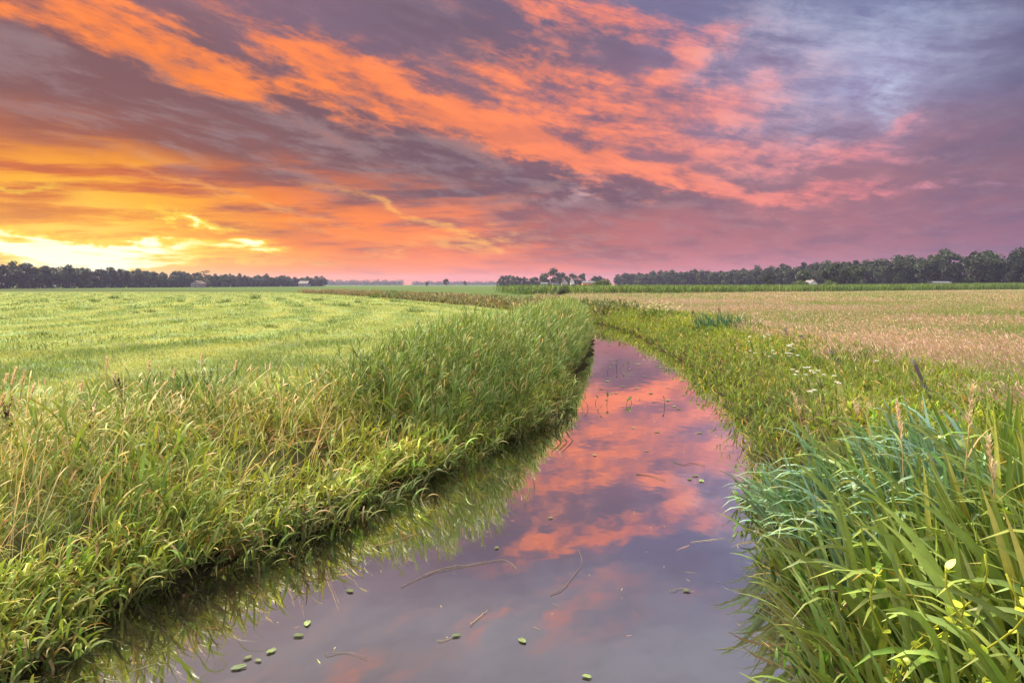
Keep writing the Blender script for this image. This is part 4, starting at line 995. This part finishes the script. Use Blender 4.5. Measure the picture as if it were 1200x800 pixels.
# ------------------------------------------------------------------ sky
SUN_AZ, SUN_EL = R(-50), R(50)
SKYG = 1.08 / 2 ** EXPO
def world():
    w = bpy.data.worlds.new('World'); scene.world = w; w.use_nodes = True
    w.cycles.sampling_method = 'MANUAL'; w.cycles.sample_map_resolution = 256
    nt = w.node_tree; nt.nodes.clear(); X.nt = nt
    tc = nt.nodes.new('ShaderNodeTexCoord'); d = tc.outputs['Generated']
    dx, dy, dz = sep(d)
    dz = X.m('MAXIMUM', dz, 0.0)
    az = X.m('ARCTAN2', dx, dy) * 57.29578
    el = X.m('ARCSINE', dz) * 57.29578
    def ae(u, v):
        a, b = (u - 600) / 800, (400 - v) / 800
        y_ = math.cos(PITCH) + b * math.sin(PITCH); z_ = -math.sin(PITCH) + b * math.cos(PITCH)
        return math.degrees(math.atan2(a, y_)), math.degrees(math.atan2(z_, math.hypot(a, y_)))
    # cloud deck seen in plan: streets run toward the right of the horizon
    ca, sa = math.cos(R(20.5)), math.sin(R(20.5))
    inv = X.m('DIVIDE', 1.0, dz + 0.075)
    Vv = (dx * sa + dy * ca) * inv; Uu = (dx * ca - dy * sa) * inv
    plan = xyz(Uu, Vv * 0.5, 0.0)
    wv = vmath('SUBTRACT', xnoise(plan, 1.3, 3, 0.55, color=True), (0.5, 0.5, 0.5))
    planw = vmath('ADD', plan, vmath('SCALE', wv, None, 0.42))
    n_big = xnoise(planw, 1.5, 4, 0.55)
    n_fine = xnoise(planw, 4.2, 8, 0.63)
    tilt = xyz(az * 0.125 - el * 0.033, az * 0.125 + el * 0.52, 5.0)
    n_wisp = xnoise(vmath('ADD', tilt, vmath('SCALE', wv, None, 0.9)), 1.4, 9, 0.68, 0.1)
    # streaks low over the sun: thin, nearly level
    lowv = xyz(az * 0.075 + el * 0.08, el * 0.72 - az * 0.03, 3.0)
    n_low = xnoise(vmath('ADD', lowv, vmath('SCALE', wv, None, 0.4)), 1.0, 8, 0.62)
    wsx, wsy, _ = sep(xnoise(xyz(az * 0.09, el * 0.2), 1.0, 6, 0.62, color=True))
    wx = az + (wsx - 0.5) * 14.0; wy = el + (wsy - 0.5) * 6.5
    wvec = xyz(wx, wy, 1.0)
    kk = 57.3 / 800
    def blob(u, v, su, sv, rot=0.0):
        a0, e0 = ae(u, v); c, s_ = math.cos(R(rot)), math.sin(R(rot))
        A = (c / (su * kk), s_ / (su * kk)); B = (-s_ / (sv * kk), c / (sv * kk))
        m_ = dot(wvec, (A[0], A[1], -(A[0] * a0 + A[1] * e0))); n_ = dot(wvec, (B[0], B[1], -(B[0] * a0 + B[1] * e0)))
        return X.m('POWER', 0.36788, X.m('MULTIPLY_ADD', m_, m_, n_ * n_))
    def dot(v, c):
        n = nt.nodes.new('ShaderNodeVectorMath'); n.operation = 'DOT_PRODUCT'; nt.links.new(v, n.inputs[0]); n.inputs[1].default_value = c
        return X(n.outputs['Value'])
    def ramp(f, stops):
        n = nt.nodes.new('ShaderNodeValToRGB'); cr = n.color_ramp; nt.links.new(f.s, n.inputs[0])
        while len(cr.elements) < len(stops): cr.elements.new(0.5)
        for e, (p_, c_) in zip(cr.elements, stops): e.position = p_; e.color = (*lin(c_), 1)
        return n.outputs[0]
    # air and high veil: colour by bearing at six heights
    fx = (wx + 60) * (1 / 120)
    bear = [(v + 60) / 120 for v in (-36.9, -26.6, -14, 0, 14, 26.6, 36.9)]
    rows = [(0.9, [(248, 140, 10), (255, 180, 8), (253, 142, 35), (246, 124, 84), (204, 116, 120), (168, 114, 134), (148, 102, 125)]),
            (3.4, [(255, 175, 15), (255, 165, 8), (248, 128, 25), (230, 114, 76), (184, 110, 112), (166, 108, 120), (143, 100, 122)]),
            (7.5, [(215, 112, 22), (212, 104, 36), (186, 98, 70), (156, 104, 108), (166, 112, 118), (156, 110, 122), (134, 102, 120)]),
            (14.5, [(124, 88, 86), (125, 93, 96), (133, 98, 108), (140, 105, 118), (145, 112, 134), (146, 138, 176), (110, 106, 138)]),
            (21.0, [(150, 104, 106), (144, 103, 112), (124, 102, 122), (112, 102, 126), (118, 113, 147), (112, 119, 158), (100, 105, 140)]),
            (29.0, [(170, 156, 160), (168, 157, 162), (165, 158, 167), (162, 158, 171), (158, 158, 175), (154, 156, 177), (146, 150, 174)])]
    base = ramp(fx, list(zip(bear, rows[0][1])))
    for (e0, _r), (e1, r1) in zip(rows[:-1], rows[1:]):
        base = cmix(xstep(e0, e1, wy if e0 > 5 else el * 0.6 + wy * 0.4), base, ramp(fx, list(zip(bear, r1))))
    # lit undersides: yellow by the sun, orange, then pink, pale blue far right
    a_s, e_s = ae(90, 290)
    q1 = (az - a_s); q2 = (el - e_s) * 1.5
    ang = X.m('SQRT', q1 * q1 + q2 * q2) * (1 / 75.0)
    lit = ramp(ang, [(0.0, (255, 232, 90)), (0.09, (255, 190, 18)), (0.20, (253, 134, 22)), (0.36, (255, 136, 70)), (0.62, (250, 138, 108)), (0.8, (226, 132, 136)), (1.0, (170, 160, 195))])
    dark = ramp(ang, [(0.0, (185, 95, 20)), (0.12, (158, 84, 48)), (0.21, (128, 86, 84)), (0.35, (114, 85, 93)), (0.6, (106, 84, 102)), (0.85, (98, 92, 122)), (1.0, (92, 95, 126))])
    c = cmix(xstep(0.44, 0.68, n_big) * 0.40 * (1 - blob(60, 270, 420, 70, -8) * 0.8), base, dark)
    warm = blob(60, 260, 420, 110, -8)
    c = cmix(xstep(0.46, 0.74, n_fine) * 0.42 * (1 - warm * 0.9), c, cmix(0.35, base, (0.42, 0.33, 0.38)))
    c = cmix((1 - xstep(0.34, 0.54, n_wisp)) * 0.2, c, dark)
    # dark stratus from the upper left down to the centre
    band = blob(120, 105, 340, 50, -19) * 1.15 + blob(430, 165, 290, 38, -23) * 1.1 + blob(650, 212, 190, 26, -12) * 0.8 + blob(560, 40, 170, 34, -10) * 0.6
    c = cmix((band * xstep(0.15, 0.55, n_big * 0.6 + n_fine * 0.4) * 1.0).clamp(), c, cmix(xstep(0.42, 0.64, n_fine), dark, cmix(0.45, dark, (0.36, 0.26, 0.27))))
    # lit band: fiery wisps above it
    fire = (blob(150, 42, 300, 26, -9) * 0.95 + blob(460, 92, 180, 20, -20) * 0.95 + blob(620, 100, 80, 30, -12) * 0.9 + blob(660, 178, 210, 17, -14) * 1.1
            + blob(830, 112, 110, 28, 0) * 0.8 + blob(725, 28, 130, 22, -8) * 0.9 + blob(880, 172, 150, 20, -8) * 0.8 + blob(940, 226, 170, 9, -2) * 0.8 + blob(1052, 152, 28, 8, 15) * 0.6
            + blob(560, -110, 260, 40, -10) * 0.3 + blob(820, 60, 50, 16, 30) * 0.4 + blob(590, 165, 60, 20, -10) * 0.7)
    tex = n_fine * 0.5 + n_wisp * 0.5
    fm = xstep(0.505, 0.69, n_fine * 0.5 + n_wisp * 0.5 + fire * 0.16) * (fire * 2.4).clamp()
    litv = cmix(xstep(0.40, 0.62, n_wisp), cmix(0.30, lit, dark), cmix(xstep(0.56, 0.74, n_wisp) * 0.45, lit, lin((255, 158, 92))))
    c = cmix((fm * 0.97).clamp(), c, litv)
    # low fire over the wood: level streaks
    lowm = xstep(-3, 1.5, el) * (1 - xstep(4.5, 10.5, el + (n_big - 0.5) * 6 + az * 0.08 + 1.0))
    side = 1 - xstep(-7, 7, az + (n_big - 0.5) * 16)
    c = cmix((xstep(0.42, 0.60, n_low) * lowm * side * 0.9).clamp(), c, lit)
    mid = blob(110, 232, 260, 48, -10) * xstep(0.50, 0.64, n_low)
    c = cmix((mid * 0.35).clamp(), c, cmix(0.6, lit, lin((250, 140, 10))))
    dk = xstep(0.52, 0.66, 1 - n_low) * (blob(120, 225, 260, 45, -8) + blob(420, 260, 240, 36, -16) * 0.7)
    c = cmix((dk * 0.6).clamp(), c, dark)
    arc = blob(560, 278, 50, 5, 6) + blob(470, 258, 90, 4, -16) + blob(520, 290, 90, 4, 3) * .7 + blob(300, 240, 120, 5, -14) * .6
    c = cmix((arc * xstep(0.36, 0.6, n_fine) * 0.8).clamp(), c, lin((255, 178, 80)))
    # the glare itself
    glare = blob(70, 287, 130, 9, -2) * 1.7 + blob(110, 274, 115, 5.5, -3) * 1.2 + blob(305, 289, 30, 5, 0) * 1.2 + blob(205, 261, 46, 3.2, -3) + blob(90, 303, 150, 4, 0) * 0.8 + blob(20, 207, 45, 3, -5) * 0.6
    g = glare * xstep(0.30, 0.54, n_low * 0.6 + n_fine * 0.4) * 1.5
    c = cmix(g.clamp(), c, lin((255, 222, 40)))
    c = cmix(xstep(0.7, 1.75, g), c, (1.25, 1.15, 0.72))
    # bright blue-white break on the right
    br = (blob(1022, 118, 26, 24, 40) * 0.8 + blob(1000, 90, 130, 60, 20) * 0.5 + blob(950, 30, 110, 45) * 0.45) * xstep(0.36, 0.66, tex)
    c = cmix((br * 0.85).clamp(), c, lin((196, 206, 232)))
    c = cmix((blob(680, 222, 22, 12, 30) * xstep(.4, .65, n_fine) * .6).clamp(), c, lin((205, 170, 175)))
    # rosy glow along the horizon
    hz = (1 - xstep(0.0, 3.0, el)) * xstep(-16, -2, az) * (1 - xstep(40, 70, az)) * 0.32
    c = cmix(hz, c, cmix(xstep(5, 36, az), lin((248, 132, 105)), lin((180, 124, 142))))
    # clear sky of the hour above the clouds; bright deck added out of view overhead and behind as fill light
    sky = nt.nodes.new('ShaderNodeTexSky'); sky.sky_type = 'NISHITA'; sky.sun_disc = False
    sky.sun_elevation = SUN_EL; sky.sun_rotation = SUN_AZ
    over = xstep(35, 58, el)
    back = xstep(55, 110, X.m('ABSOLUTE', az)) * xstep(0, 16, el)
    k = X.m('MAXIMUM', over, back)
    deck = cmix(xstep(0.35, 0.7, n_fine), FILL_DECK[0], FILL_DECK[1])
    tot = cmix(k, vmath('SCALE', c, None, SKYG), vmath('ADD', vmath('SCALE', deck, None, FILL_GAIN), vmath('SCALE', sky.outputs[0], None, 0.06)))
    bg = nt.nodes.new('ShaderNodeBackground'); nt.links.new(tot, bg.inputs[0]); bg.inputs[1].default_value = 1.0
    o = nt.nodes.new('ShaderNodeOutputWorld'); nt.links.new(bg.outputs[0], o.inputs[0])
FILL_DECK = ((1.00, 0.93, 0.80), (0.86, 0.82, 0.78))
FILL_GAIN = 0.72  # strength of the fill added outside the view
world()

sl = bpy.data.lights.new('sun', 'SUN'); sl.energy = 5.0; sl.angle = R(9); sl.color = (1.0, 0.86, 0.64)
so = bpy.data.objects.new('sun', sl); col.objects.link(so)
from mathutils import Vector
sd = Vector((math.sin(SUN_AZ) * math.cos(SUN_EL), math.cos(SUN_AZ) * math.cos(SUN_EL), math.sin(SUN_EL)))
so.rotation_euler = (-sd).to_track_quat('-Z', 'Y').to_euler(); so.location = sd * 60

# ------------------------------------------------------------------ camera
cd = bpy.data.cameras.new('camera'); cd.sensor_width = 36; cd.lens = 36 * F; cd.clip_start = 0.05; cd.clip_end = 12000
co = bpy.data.objects.new('camera', cd); col.objects.link(co)
co.location = (0, 0, H); co.rotation_euler = (math.pi / 2 - PITCH, 0, 0)
scene.camera = co
scene.render.engine = 'CYCLES'
vs = scene.view_settings; vs.view_transform = 'Standard'; vs.look = 'None'; vs.exposure = EXPO; vs.gamma = 1; vs.use_curve_mapping = False
cy = scene.cycles
cy.max_bounces = 6; cy.diffuse_bounces = 2; cy.glossy_bounces = 3; cy.transmission_bounces = 3; cy.transparent_max_bounces = 6; cy.volume_bounces = 0
cy.use_denoising = True; cy.sample_clamp_indirect = 4.0; cy.caustics_reflective = False; cy.caustics_refractive = False
